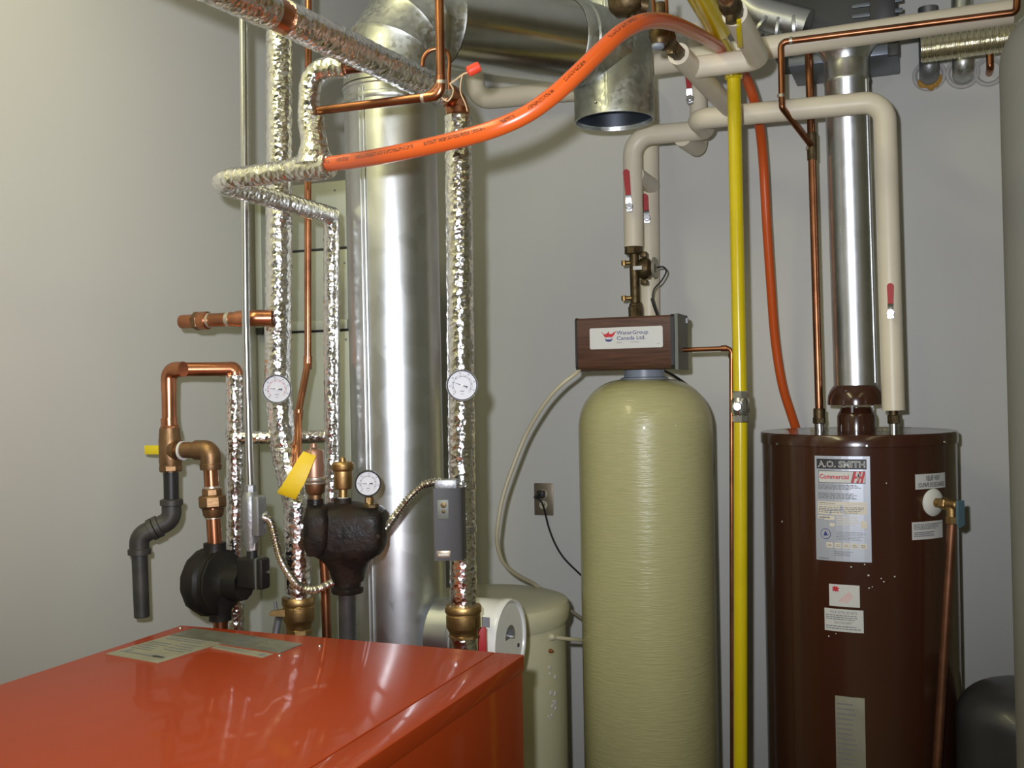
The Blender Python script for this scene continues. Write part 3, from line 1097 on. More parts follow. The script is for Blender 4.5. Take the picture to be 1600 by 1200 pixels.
# relief vent labels
mk, lw_, lh_ = hrect(1430, 738, 1476, 765)
mb = MB()
sheet(mb, mk, .0008)
norm_text(mb, 'RELIEF VENT', mk, .0011, .32, .55, .46, .32, lw_, lh_, 1, bold=.01)
norm_text(mb, 'SOUPAPE DE DECHARGE', mk, .0011, .08, .12, .86, .3, lw_, lh_, 1, bold=.01)
part(t, 'vent_label', mb, ('label', 'ink'), label='small white label over the relief valve')
mk, lw_, lh_ = hrect(1425, 812, 1472, 844)
mb = MB()
sheet(mb, mk, .0008)
mb.finelines(mk(.0011), .05, .95, .55, .9, 4, 1, .6, 31)
mb.finelines(mk(.0011), .05, .7, .15, .45, 3, 1, .6, 32)
part(t, 'caution_label', mb, ('label', 'ink_grey'))
mk, lw_, lh_ = hrect(1296, 915, 1343, 946)
mb = MB()
sheet(mb, mk, .0008)
f = mk(.0011)
leaf = [(.22, .62), (.24, .70), (.33, .66), (.30, .78), (.36, .84), (.28, .86), (.29, .93), (.22, .88), (.17, .94), (.16, .86), (.09, .87), (.14, .78), (.10, .68), (.20, .70)]
mb.mapped([leaf], f, 1)
for k in range(3):
    mb.mapped([[(.32 + .1 * k, .26 - .03 * k), (.36 + .1 * k, .22 - .03 * k), (.70 + .04 * k, .66 - .08 * k), (.66 + .04 * k, .70 - .08 * k)]], f, 2)
part(t, 'maple_leaf_sticker', mb, ('label', 'ink_red', 'ink_pink'), label='white sticker with a red maple leaf')
mk, lw_, lh_ = hrect(1289, 954, 1349, 984)
mb = MB()
sheet(mb, mk, .0008)
norm_text(mb, 'POUR VOTRE SECURITE', mk, .0011, .16, .80, .68, .11, lw_, lh_, 1)
mb.finelines(mk(.0011), .04, .96, .50, .76, 3, 1, .45, 33)
norm_text(mb, 'FOR YOUR SAFETY', mk, .0011, .26, .34, .46, .11, lw_, lh_, 1)
mb.finelines(mk(.0011), .04, .96, .08, .28, 2, 1, .45, 34)
part(t, 'safety_label', mb, ('label', 'ink_grey'), label='white bilingual safety notice')
mk, lw_, lh_ = hrect(1308, 1091, 1351, 1250)
mb = MB()
sheet(mb, mk, .0008)
mb.finelines(mk(.0011), .06, .7, .1, .95, 18, 1, .3, 35)
part(t, 'instruction_plate', mb, ('plate', 'ink_grey'))
mb = MB()
rnd = random.Random(11)
for px, py in ((1351, 882), (1330, 886), (1357, 899), (1377, 904), (1381, 909), (1358, 919), (1363, 917), (1295, 994), (1398, 901), (1222, 815), (1306, 990), (1385, 755)):
    q = hit_cyl(px, py, hx, hy, hr)
    nrm = V((q.x - hx, q.y - hy, 0)).normalized()
    s_ = rnd.uniform(.0014, .0028)
    mb.lathe([(s_, 0), (s_ * .8, .0006), (.0003, .0009)], q, nrm, 7)
part(t, 'paint_spatter', mb, 'label', kind='stuff')
for px, py in ((1281, 672), (1384, 672)):
    q = W(px, py, Z=hz)
    rnd2 = random.Random(px)
    mbd = MB()
    for k in range(14):
        a, d_ = rnd2.random() * 6.28, rnd2.random() * .02
        mbd.lathe([(.010, -.001), (.007, rnd2.uniform(.003, .007)), (.001, rnd2.uniform(.007, .010))], q + V((math.cos(a) * d_, math.sin(a) * d_, 0)), Z1, 7)
    part(t, 'dust_heap', mbd, 'dust', kind='stuff')
# relief valve
q = hit_cyl(1458, 785, hx, hy, hr)
nrm = V((q.x - hx, q.y - hy, 0)).normalized()
tv = thing('relief_valve', 'brass relief valve with white collar and blue lever on brown heater', 'valve', q)
rw = .5 * S(43, depth(q))
part(tv, 'escutcheon', MB().lathe([(rw, -.003), (rw, .002), (rw * .85, .007), (rw * .5, .010), (.012, .011)], q, nrm, 32), 'white')
e1 = q + nrm * .058
part(tv, 'valve_body', MB().cyl(q + nrm * .006, q + nrm * .03, .0125, 16).hexa(q + nrm * .026, q + nrm * .045, .0165).cyl(q + nrm * .04, q + nrm * .078, .0135, 16, bev=.003).cyl(e1 - Z1 * .045, e1 + Z1 * .006, .0125, 16).hexa(e1 - Z1 * .05, e1 - Z1 * .03, .0155), 'brass')
lv = q + nrm * .08
sdv = V((-nrm.y, nrm.x, 0))
part(tv, 'test_lever', MB().prism([(-.011, .012), (.011, .012), (.012, -.05), (-.006, -.056), (-.012, -.045)], lv, sdv, Z1, nrm, .008), 'bluelever')
part(tv, 'solder_ring', MB().cyl(e1 - Z1 * .058, e1 - Z1 * .05, .0115, 14), 'solder')
pb = W(1463, 1215, w=depth(e1) - .0)
single('relief_discharge_pipe', MB().tube([e1 - Z1 * .05, V((pb.x, pb.y, pb.z)), V((pb.x - .004, pb.y, .12))], .5 * S(14.5, depth(e1)), 14), 'copper_dull',
       'straight copper discharge pipe dropping from the relief valve on heater', 'pipe')

# --- heater vent pipe
vlo = V((cx, cy, ht - .004))
vhi = W(1321.5, 98, w=HW)
va = (vhi - vlo).normalized()
VL = (vhi - vlo).length
vr = .5 * S(66, HW)
t = thing('heater_vent_pipe', 'shiny galvanised vent pipe rising from the brown heater', 'flue', vlo)
part(t, 'vent_pipe', MB().lathe([(vr, 0), (vr, .004), (vr, VL - .06), (vr + .002, VL - .057), (vr + .002, VL - .05), (vr, VL - .047), (vr, VL)], vlo, va, 48), 'galv')
a = math.radians(38)
rv = V((sd.x * math.cos(a) - sd.y * math.sin(a), sd.x * math.sin(a) + sd.y * math.cos(a), 0))
part(t, 'lock_seam', MB().tube([vlo + rv * vr + va * .01, vhi + rv * vr - va * .06], .0035, 8), 'galv')
part(t, 'boot', MB().lathe([(vr, 0), (vr + .002, .01), (vr + .012, .03), (vr + .03, .05), (vr + .03, .075)], vhi, va, 40), 'galv')

# --- dark pressure tank bottom right, grey tank at the frame edge
DW = 2.65
dc = W(1600, 1100, w=DW)
dr = .5 * S(199, DW)
dtz = W(1600, 1064, w=DW).z
t = thing('pressure_tank', 'charcoal domed pressure tank low beside the tall grey tank', 'tank', (dc.x, dc.y, 0))
prof = [(dr, .1), (dr, dtz - .10)]
for k in range(1, 13):
    a = math.pi / 2 * k / 12
    prof.append((dr * math.cos(a) ** .75 if k < 12 else .002, dtz - .10 + .10 * math.sin(a)))
part(t, 'shell', MB().lathe(prof, (dc.x, dc.y, 0), Z1, 64), 'charcoal')
part(t, 'stand_ring', MB().lathe([(dr - .02, 0), (dr - .01, .1)], (dc.x, dc.y, 0), Z1, 40), 'charcoal')
GW = 2.3
gr = .18
ge = W(1587, 700, w=GW)
gt = W(1563, 95, w=GW)
gc = ge + _h * (gr * 1.02)
t = thing('grey_storage_tank', 'tall pale grey round tank cut off by the picture edge', 'tank', (gc.x, gc.y, 0))
zt_ = gt.z
lean = W(1569, 130, w=GW) - W(1587, 720, w=GW)
lean = V((lean.x, lean.y, 0)) / (W(1569, 130, w=GW).z - W(1587, 720, w=GW).z) * .55
axg = (Z1 + lean).normalized()
prof = [(gr, .08), (gr, zt_)]
for k in range(1, 11):
    a = math.pi / 2 * k / 10
    prof.append((.06 + (gr - .06) * math.cos(a), zt_ + .13 * math.sin(a)))
part(t, 'shell', MB().lathe(prof, gc - V((lean.x, lean.y, 0)) * 1.45 - Z1 * gc.z, axg, 72), 'greytank')
part(t, 'foot_ring', MB().lathe([(gr - .03, 0), (gr - .03, .1)], gc - V((lean.x, lean.y, 0)) * 1.45 - Z1 * gc.z, Z1, 40), 'charcoal')

# ================================================================== cream jacketed pipes
YH = 2.98        # the front rack of cream lines
YS = 3.138       # softener line
YR = 3.36        # lines against the back wall
ra, rf = .5 * S(36, 2.86), .5 * S(35, 2.86)


def cream(name, pts, r, label, bend=.05, extra=None, seg=24):
    mb = MB().tube(resample(fillet(pts, bend), .05), r, seg)
    if extra:
        extra(mb)
    return single(name, mb, 'cream', label, 'pipe')


# A: the upper line, from behind the tee to the frame's right edge
pA0, pA1 = W(958, 108, Y=YH), W(1583, 18, Y=YH)
za = (pA0.z + pA1.z) / 2
cream('jacketed_pipe', [W(1000, 104, Y=YH), pA1], ra, 'long cream jacketed pipe running high across, with thin copper pipe in front')
# F with K: lower line that drops to the heater
k_lo = W(1396, 641, w=2.80)
k_hi = W(1382, 158, Y=YH)
fl = W(1087, 186, Y=YH)
e_r = W(1105, 203, Y=YS)
e_l = W(988, 213, Y=YS)
d_lo = W(990, 386, w=depth(e_l))
kk = V((k_lo.x, k_lo.y, 0))
mbF = MB().tube(resample(fillet([k_lo, k_hi, fl, e_r, e_l, d_lo], [.055, .04, .035, .06]), .05), .5 * S(33, 2.93), 24)
single('jacketed_pipe', mbF, 'cream', 'cream jacketed pipe from the softener valve across to the brown heater top', 'pipe')
# stub joining D to the wall riser C
rs = .5 * S(29, 3.2)
c_lo, c_hi = W(1015, 545, w=3.43), W(1012, 131, Y=YR)
b_l = W(743, 156, Y=YR)
b_u = W(737, 40, Y=YR)
cream('jacketed_pipe', [c_lo, c_hi, b_l, b_u], .5 * S(32, 3.45), 'cream jacketed pipe on back wall, passing behind the flue tee and down behind softener', .06)
sb = W(993, 273, w=3.232)
cb = V((W(1014, 296, Y=YR).x, YR, sb.z))
cream('bypass_pipe', [sb, V((sb.x, YR - .02, sb.z))], .5 * S(26, 3.3), 'short cream bypass stub between the two softener pipes with red valves')
# G: thin riser with a red valve, joined to E by an elbow
g_hi = W(1081, 60, Y=YR)
eb = W(1066, 214, Y=YS)
g_el = V((eb.x + .012, YR - .03, eb.z))
g_top = V((g_el.x, YR - .03, W(1081, 40, Y=YR - .03).z))
cream('jacketed_pipe', [V((eb.x, YS, eb.z)), g_el, g_top], .5 * S(27, 3.35), 'short upright cream pipe with the red valve half hidden under pipe crossing', .04)
# H: runs away from the viewer into F
zh = W(1140, 170, Y=YH).z
h_far = W(1143, 172, Y=YH)
h_near = W(1060, 84, Z=zh)
cream('jacketed_pipe', [h_near, h_far], .5 * S(34, 2.45), 'cream jacketed pipe running back from the brass valve to the crossing line')
# I and J
i_r = W(1186, 92, Z=zh)
i_l = W(1084, 101, Z=zh)
j_near = W(1141, 22, Z=zh)
i_l = V((i_l.x, i_r.y, zh))
j_near = V((i_r.x, j_near.y, zh))
cream('jacketed_pipe', [i_l, V((i_r.x, i_r.y, zh)), j_near], .5 * S(36, 2.42), 'cream jacketed elbow pipe above the yellow gas pipe, turning towards the viewer', .03)

# heater nipple under K
mb = MB().cyl(W(1397, 676, w=2.80), k_lo + Z1 * .004, .5 * S(14, 2.8), 14)
w_ = 2.80
t = thing('pipe_nipple', 'brass nipple joining the cream jacketed pipe to the heater top', 'fitting', W(1397, 677, w=2.8))
part(t, 'brass_end', MB().cyl(W(1396.5, 660, w=w_), W(1396, 640, w=w_), .5 * S(14, w_), 16).hexa(W(1396.5, 662, w=w_), W(1396, 648, w=w_), .5 * S(19, w_)), 'bronze_dk')
part(t, 'steel_end', MB().cyl(W(1397, 678, w=w_), W(1396.5, 659, w=w_), .5 * S(15, w_), 16), 'steel')


def lever_valve(name, label, px, py, w, hx_, hy_, hw=9, bend=0, long_in=.02):
    """stem with nut, steel strap and dipped red grip; grip end at pixel (hx_, hy_)"""
    p = W(px, py, w=w)
    n = (CAM - p)
    n.z = 0
    n.normalize()
    s_ = (W(hx_, hy_, w=w) - p)
    Lh = s_.length
    s_.normalize()
    sd_ = s_.cross(n).normalized()
    t = thing(name, label, 'valve handle', p)
    k = S(1, w)
    part(t, 'stem', MB().cyl(p - n * .03, p + n * .004, 5.2 * k, 12), 'steel_dk')
    part(t, 'nut', MB().hexa(p + n * .003, p + n * .012, 6.2 * k).cyl(p + n * .012, p + n * .018, 3.2 * k, 10), 'steel')
    # strap jogs away from the pipe
    a0, a1, a2 = p + n * .006 - s_ * 6 * k, p + n * .006 + s_ * Lh * .2, p + n * .014 + s_ * Lh * .34
    mb = MB()
    hw2 = hw * .5 * k * .85
    mb.prism([(-.003, -8 * k), (-.003, Lh * .18), (.006, Lh * .36), (.009, Lh * .36), (.000, Lh * .18), (0, -8 * k)], p + n * .005 - sd_ * hw2, n, s_, sd_, hw2 * 2)
    part(t, 'strap', mb, 'steel')
    out = []
    hw3 = hw * .5 * k
    for kk_ in range(9):
        a = math.pi * kk_ / 8
        out.append((hw3 * math.cos(a), Lh - hw3 + hw3 * math.sin(a)))
    out += [(-hw3 * .8, Lh * .30), (hw3 * .8, Lh * .30)]
    m2 = MB().prism(out, p + n * .010, sd_, s_, n, .0065)
    part(t, 'grip', m2, 'red', label='red dipped grip')
    return t


lever_valve('valve_handle', 'red valve handle on the softener pipe, the longer of the pair over the softener', 983, 323, 3.17, 978, 266, 10)
lever_valve('valve_handle', 'red valve handle on the rear wall pipe, beside the longer softener handle', 1010.5, 341, 3.36, 1007, 304, 10)
lever_valve('valve_handle', 'topmost red valve handle, partly hidden behind the slanting cream pipe', 1078, 155, 3.27, 1074, 104, 10)
lever_valve('valve_handle', 'red valve handle with printed grip on the pipe down to the brown heater', 1391.5, 489, 2.755, 1391, 443, 10)

# ================================================================== yellow gas line
yw = 2.70
gl = W(1157, 1250, w=yw)
gy_hi = W(1146, 98, w=yw)
gv0, gv1 = W(1157, 655, w=yw), W(1156.5, 615, w=yw)
rg = .5 * S(21.5, yw)
zg = gy_hi.z
g_near = W(1089, 0, Z=zg)
g_near = V((gy_hi.x + (g_near.x - gy_hi.x), g_near.y, zg))
g_far_dir = (g_near - gy_hi)
single('gas_pipe', MB().tube(resample(fillet([gv1, gy_hi, g_near + g_far_dir * .2], .03), .06), rg, 20)
       .lathe([(rg * 1.02, 0), (rg * 1.28, .002), (rg * 1.28, .03), (rg * 1.02, .032)], W(1146.5, 124, w=yw), Z1, 20)
       .lathe([(rg * 1.02, 0), (rg * 1.32, .002), (rg * 1.32, .7), (rg * 1.02, .702)], W(1127, 47, Z=zg), g_far_dir, 24),
       'yellow', 'yellow gas pipe, the part above its grey valve, bending overhead towards the viewer', 'pipe')
single('gas_pipe', MB().tube([V((gl.x, gl.y, .1)), gl, gv0], rg, 20), 'yellow', 'yellow gas pipe, the part below its grey valve, down beside the softener', 'pipe')
t = thing('gas_valve', 'grey gas valve set in the yellow pipe between softener and heater', 'valve', gv0)
nv = (CAM - gv0)
nv.z = 0
nv.normalize()
m_ = W(1157, 635, w=yw)
part(t, 'valve_body', MB().hexa(W(1157.2, 660, w=yw), W(1157, 648, w=yw), rg * 1.22, seg=8).lathe([(rg * 1.1, -.024), (rg * 1.35, -.014), (rg * 1.35, .014), (rg * 1.1, .024)], m_, Z1, 24).hexa(W(1156.8, 624, w=yw), W(1156.4, 611, w=yw), rg * 1.22, seg=8), 'steel')
st = m_ - RT * S(5, yw)
part(t, 'stem_boss', MB().lathe([(.0125, 0), (.0125, .012), (.010, .0135), (.009, .012), (.006, .012), (.006, .017), (.001, .0175)], st + nv * rg * 1.12, nv, 20), 'steel')

# ================================================================== copper on the right
wl = 2.935
L2b, L2t = W(1281, 642, w=2.9), W(1262, 60, w=2.9)
L2y = 3.075
l2b, l2m, l2t = W(1280, 640, Y=L2y), W(1268.5, 235, Y=L2y), W(1263, 70, Y=L2y)
rc = .5 * S(12.5, 2.93)
t = thing('heater_supply_pipe', 'upright copper pipe feeding the heater top between orange tube and vent pipe', 'pipe', l2b)
part(t, 'pipe', MB().tube([l2b, l2m, l2t], rc, 14), 'copper_dk')
part(t, 'tee_fitting', MB().tube([W(1269, 250, Y=L2y), W(1268, 208, Y=L2y)], rc * 1.22, 14), 'bronze_dk')
part(t, 'threaded_adapter', MB().cyl(W(1280, 656, Y=L2y), W(1280, 638, Y=L2y), rc * 1.45, 14, bev=.002).hexa(W(1280, 662, Y=L2y), W(1280, 652, Y=L2y), rc * 1.6), 'bronze_dk')
part(t, 'steel_nipple', MB().cyl(W(1281, 674, Y=L2y), W(1280, 660, Y=L2y), rc * 1.25, 14), 'steel')
YC = YH - ra - .014
l1 = [W(1590, -12, Y=YC), W(1588, 19, Y=YC), W(1220, 66, Y=YC), W(1222, 168, Y=YC), l2m + V((0, -.004, .012))]
rl1 = .5 * S(10.5, 2.8)
t = thing('copper_branch_pipe', 'thin copper pipe along the upper cream pipe, dropping with a slanted offset', 'pipe', W(1220, 168, Y=YC))
part(t, 'pipe', MB().tube(fillet(l1, [.012, .016, .01]), rl1, 12), 'copper_dk')
for px, py in ((1236, 63.5), (1220.5, 150), (1265, 232)):
    q = W(px, py, Y=YC if px < 1260 else L2y)
    ax = (l1[2] - l1[1]) if px == 1236 else Z1
    ax = ax.normalized()
    part(t, 'solder_joint', MB().cyl(q - ax * .004, q + ax * .004, rl1 * 1.18, 12), 'solder')
# softener drain line
dsx = W(1064, 547, Y=2.87)
dn = W(1143, 544, Y=2.87)
db = W(1144.5, 1250, Y=2.87)
single('softener_drain_pipe', MB().tube(fillet([V((dsx.x - .02, 2.87, dsx.z)), dn, db, V((db.x, db.y, .15))], [.014, .02]), .5 * S(7.5, 2.85), 12)
       .cyl(dn - X1 * .028, dn - X1 * .012, .5 * S(10, 2.85), 12).cyl(dn - Z1 * .028, dn - Z1 * .014, .5 * S(10, 2.85), 12), 'copper_dk',
       'thin copper drain pipe from the softener head turning down behind yellow gas pipe', 'pipe')

# ================================================================== softener inlet assembly on top
ws = depth(e_l)
k = S(1, ws)
t = thing('softener_valve_assembly', 'dark brass inlet fitting with check disc on top of the softener head', 'valve', W(992, 492, w=ws))
part(t, 'union_nut', MB().hexa(W(990, 398, w=ws), W(990, 384, w=ws), 14 * k, seg=8), 'bronze_dk')
part(t, 'inlet_tube', MB().cyl(W(993, 475, w=ws), W(990.5, 394, w=ws), 7.6 * k, 18), 'bronze_dk')
part(t, 'lower_nut', MB().hexa(W(994, 500, w=ws), W(993, 478, w=ws), 11.5 * k, seg=8).hexa(W(993.6, 480, w=ws), W(993, 473, w=ws), 10 * k, seg=8), 'bronze_dk')
for py in (411, 466):
    a, b = W(978, py, w=ws), W(998, py - 1, w=ws)
    part(t, 'clamp_lug', MB().tube([a, b], 3.4 * k, 10).lathe([(4 * k, -4 * k), (4.5 * k, 0), (4 * k, 4 * k)], W(975, py, w=ws), Z1, 12), 'brass')
nax = (RT * .93 - FW * .36).normalized()
sbp = W(998, 420, w=ws)
part(t, 'meter_body', MB().lathe([(13 * k, 0), (16 * k, 4 * k), (17 * k, 10 * k), (15 * k, 17 * k), (10 * k, 20 * k), (7 * k, 27 * k)], sbp, nax, 24).box(W(1006, 398, w=ws), (10 * k, 14 * k, 9 * k), bev=.003).box(W(1007, 441, w=ws), (10 * k, 14 * k, 8 * k), bev=.003), 'bronze_dk')
part(t, 'meter_cap', MB().lathe([(16 * k, 0), (16.5 * k, 1.5 * k), (15 * k, 4 * k), (.001, 5 * k)], W(1021, 418, w=ws - .008), nax, 28), 'plate')
fs_ = W(996, 418.5, w=ws - .035)
part(t, 'paper_tag', MB().box(fs_, (14 * k, .002, 6 * k), bev=.0005), 'label')
single('meter_cable', MB().tube(spline([W(1026, 418, w=ws - .01), W(1036, 417, w=ws - .01), W(1041, 424, w=ws - .02), W(1034, 438, w=ws - .02), W(1022, 452, w=ws - .02), W(1019, 467, w=ws - .02)]), 1.3 * k, 8)
       .tube([W(1018.5, 466, w=ws - .02), W(1022, 478, w=ws - .02), W(1028, 494, w=ws - .04)], 2.4 * k, 8), 'cord', 'thin black cable looping from the meter cap down to the softener head', 'cable')

# ================================================================== cords, outlet, tubing
oc = W(850, 780, Y=YB)
t = thing('wall_outlet', 'brown steel duplex wall outlet plate with beige sockets on back wall', 'outlet', oc)
part(t, 'cover_plate', MB().box((oc.x, YB - .003, oc.z), (.071, .006, .114), bev=.002), 'brownplate')
for dz_ in (.0195, -.0195):
    sock = part(t, 'socket', MB().lathe([(.0155, 0), (.0155, .0025), (.001, .003)], (oc.x, YB - .0055, oc.z + dz_), -Y1, 20), 'beige')
part(sock, 'socket_slot', MB().box((oc.x - .005, YB - .0085, oc.z - .017), (.0022, .001, .008)), 'ink')
part(sock, 'socket_slot', MB().box((oc.x + .005, YB - .0085, oc.z - .017), (.0022, .001, .008)), 'ink')
part(t, 'centre_screw', MB().lathe([(.003, 0), (.003, .0015), (.001, .002)], (oc.x, YB - .0058, oc.z), -Y1, 10), 'steel')
pl = V((oc.x - .002, YB - .012, oc.z + .02))
t = thing('power_cord', 'black power cord plugged into the outlet and trailing behind the softener', 'cord', pl)
part(t, 'plug', MB().box(pl + V((0, -.012, 0)), (.026, .026, .026), bev=.004).cyl(pl + V((-.004, -.022, .004)), pl + V((-.016, -.034, -.012)), .006, 10), 'cord')
part(t, 'cord', MB().tube(spline([pl + V((-.012, -.03, -.008)), W(847, 786, Y=YB - .035), W(852, 803, Y=YB - .02), W(858, 826, Y=YB - .015), W(868, 851, Y=YB - .015), W(882, 873, Y=YB - .015), W(906, 897, Y=YB - .02), W(925, 915, Y=YB - .02)]), .0034, 8), 'cord')
single('electric_cable', MB().tube(spline([W(1034, 577, w=3.06), W(1056, 589, w=3.1), W(1082, 609, w=3.14), W(1101, 633, w=3.16), W(1109, 662, w=3.17), W(1112.5, 700, w=3.18), W(1113.5, 750, w=3.2), W(1106, 800, w=3.24)]), .0042, 8), 'cord',
       'black cord hanging from the softener head down the back of its tank', 'cable')
wt = 2.93
single('brine_tube', MB().tube(spline([W(912, 570, w=2.98), W(900, 583, w=2.95), W(875, 603, w=2.95), W(850, 632, w=2.97), W(823, 677, w=3.0), W(803, 725, w=3.0), W(786, 775, w=3.0), W(777.5, 822, w=3.0), W(777, 850, w=3.02), W(786, 878, w=3.06), W(805, 896, w=3.12), W(832, 911, w=3.2), W(845, 920, w=3.22)]), .5 * S(6.5, 3.0), 10), 'tan',
       'long tan tube hanging in a curve from the softener head to brine tank', 'tube')

# ================================================================== orange tube
hose = [(516, 256, 1.945), (556, 250.5, 1.87), (600, 243, 1.79), (655, 232, 1.73), (715, 218, 1.68), (770, 202, 1.65), (820, 180, 1.64), (862, 151, 1.64), (900, 117, 1.65), (938, 80, 1.68), (972, 50, 1.72), (1010, 33, 1.80), (1050, 36, 1.97), (1095, 56, 2.27), (1132, 80, 2.60), (1160, 112, 2.84), (1178, 155, 2.95), (1187, 200, 3.06), (1193, 260, 3.12), (1198, 350, 3.16), (1204, 440, 3.2), (1211, 530, 3.24), (1222, 600, 3.26), (1237, 650, 3.28), (1250, 690, 3.3), (1262, 735, 3.32)]
hp = resample(spline([W(a, b, w=c) for a, b, c in hose], 12), .02)
single('orange_tube', MB().tube(hp, .0142, 20, up=FW), 'pex', 'thick orange plastic tube with black print sweeping across to behind the heater', 'tube')
single('orange_tube', MB().tube(spline([W(1440, 868, w=3.30), W(1483, 877, w=3.28), W(1520, 881, w=3.26), W(1560, 883, w=3.24), W(1640, 883, w=3.2)]), .5 * S(12.5, 3.26), 16), 'pex_plain', 'short length of orange tube between the heater and grey tank', 'tube')

# ================================================================== top right: fan box, round duct, sleeves, flex duct
yb0 = 3.2
bl, br_ = W(1232, 107, Y=yb0), W(1403, 84, Y=yb0)
zb_ = (bl.z + br_.z) / 2
bx0 = W(1205, 30, Y=yb0).x
t = thing('fan_box', 'dark sheet metal fan box hanging above the heater vent pipe', 'ventilation box', V(((bx0 + br_.x) / 2, yb0 + .1, zb_)))
part(t, 'housing', MB().box(((bx0 + br_.x) / 2, yb0 + .11, zb_ + .06 + .3), (br_.x - bx0, .22, .6), bev=.004), 'fanbox')
part(t, 'bottom_rail', MB().box(((bl.x + br_.x) / 2, yb0 + .10, zb_ + .022), (br_.x - bl.x, .22, .044), bev=.004), 'rail')
part(t, 'bottom_pan', MB().box(((bx0 + br_.x) / 2, yb0 + .11, zb_ + .053), (br_.x - bx0 - .01, .21, .018)), 'fanbox')
part(t, 'end_bracket', MB().box((br_.x - .012, yb0 - .006, zb_ + .035), (.03, .012, .08), bev=.002), 'fanbox')
part(t, 'corner_post', MB().box((br_.x - .04, yb0 - .004, zb_ + .3), (.07, .008, .4), bev=.002), 'dark')
for z_ in (.155, .125):
    part(t, 'rib', MB().box(((bl.x + br_.x) / 2 + .1, yb0 - .003, zb_ + z_), (.14, .008, .012), bev=.002), 'rail')
# round duct with an elbow into the box
p0 = W(1140, -60, Y=3.12)
p1 = W(1168, 15, Y=3.12)
p2 = W(1196, 40, Y=3.12)
p3 = W(1262, 40, Y=3.12)
rd_ = .5 * S(52, 3.0)
t = thing('round_vent_duct', 'silver round elbow duct entering the dark fan box near the top', 'duct', p2)
path = fillet([p0, p1, p3], .12)
part(t, 'duct_elbow', MB().tube(resample(path, .03), rd_, 32), 'galv')
for px, py, ax in ((1193, 44, (1, 0, -.9)), (1218, 47, (1, 0, -.15)), (1243, 42, (1, 0, 0))):
    q = W(px, 42, Y=3.12)
    part(t, 'seam_ring', MB().lathe([(rd_ - .002, -.006), (rd_ + .004, -.004), (rd_ + .004, .004), (rd_ - .002, .006)], V((q.x, 3.12, p3.z if px > 1200 else p3.z + .012)), V(ax), 32, caps=False), 'galv')
# foil flex duct
fy = 3.12
f0, f1 = W(1438, 78, Y=fy), W(1592, 57, Y=fy)
rfx = .5 * S(42, 2.75)
mb = MB()
n_ = 64
for i in range(1):
    pts = [f0.lerp(f1, j / 160) for j in range(161)]
    mb.tube(pts, rfx, 32, radii=[rfx * (1 + .05 * math.sin(j * math.pi * .55)) * (1 if j > 3 else .86 + .04 * j) for j in range(161)])
single('foil_flex_duct', mb, 'flex', 'ribbed shiny foil flexible duct at upper right beneath cream pipe', 'duct')
for nm, px, wpx, ytop, ybot, mt, lab in (('sleeve_pipe', 1452, 30, 12, 112, 'steel_dk', 'dark stub pipe with orange foam at its wall hole, upper right'),
                                         ('sleeve_pipe', 1505, 32, -40, 108, 'galv_dull', 'dull grey pipe going up through the middle wall hole, upper right'),
                                         ('sleeve_pipe', 1547, 11, 60, 106, 'copper_dk', 'thin copper stub in the wall hole beside grey tank')):
    yy = 3.40
    a, b = W(px, ybot, Y=yy), W(px, ytop, Y=yy)
    rr_ = .5 * S(wpx, depth(a))
    t = thing(nm, lab, 'pipe', a)
    part(t, 'pipe', MB().tube(fillet([V((a.x, YB - .002, a.z)), a, V((a.x, yy, b.z))], min(.03, rr_)), rr_, 18), mt)
    ringc = V((a.x, YB - .001, a.z + .005))
    R_ = .5 * S(44, 3.2) if wpx > 20 else .5 * S(40, 3.2)
    part(t, 'plaster_ring', MB().lathe([(R_ + .006, 0), (R_ + .004, .006), (R_ - .002, .008), (R_ - .008, .003), (R_ - .009, 0)], ringc, -Y1, 28, caps=False), 'plaster')
    if px == 1452:
        mbf = MB()
        rnd = random.Random(5)
        c_ = W(1453, 128, Y=YB)
        for kk_ in range(12):
            o_ = V((rnd.uniform(-.02, .02), -.004, rnd.uniform(-.016, .014)))
            s_ = rnd.uniform(.012, .02)
            mbf.lathe([(s_, -.004), (s_ * .9, .006), (s_ * .5, .012), (.001, .014)], c_ + o_, -Y1, 10)
        part(t, 'foam_plug', mbf, 'foam', kind='stuff')

# ================================================================== brass group overhead
wv = h_near
kv = S(1, depth(h_near))
hd = (h_far - h_near).normalized()
t = thing('mixing_valve', 'dark brass mixing valve cluster under the crest of the orange tube', 'valve', h_near)
bp = W(1032, 48, w=2.28)
part(t, 'outlet_nipple', MB().hexa(h_near - hd * .002, h_near - hd * .05, 12 * kv, seg=8).cyl(h_near - hd * .05, h_near - hd * .10, 9.5 * kv, 16).cyl(h_near - hd * .09, h_near - hd * .105, 12 * kv, 16), 'bronze_dk')
part(t, 'valve_body', MB().lathe([(10 * kv, 0), (17 * kv, 6 * kv), (19 * kv, 20 * kv), (15 * kv, 34 * kv), (11 * kv, 44 * kv)], h_near - hd * .10, -hd, 24).cyl(bp - Z1 * .01, bp + Z1 * .06, 9 * kv, 16), 'bronze_dk')
part(t, 'bonnet', MB().lathe([(15 * kv, 0), (15 * kv, 8 * kv), (12 * kv, 16 * kv), (11 * kv, 20 * kv)], W(1030, 48, w=2.26), -Z1, 20), 'bronze_dk')
part(t, 'bleed_tap', MB().box(W(1048, 82, w=2.33), (.016, .02, .012), bev=.003), 'bronze_dk')
part(t, 'cap_nut', MB().lathe([(9 * kv, 0), (9 * kv, 8 * kv), (6 * kv, 10 * kv), (.001, 10.5 * kv)], W(1028, 66, w=2.26), -Z1, 16), 'bluegrey')
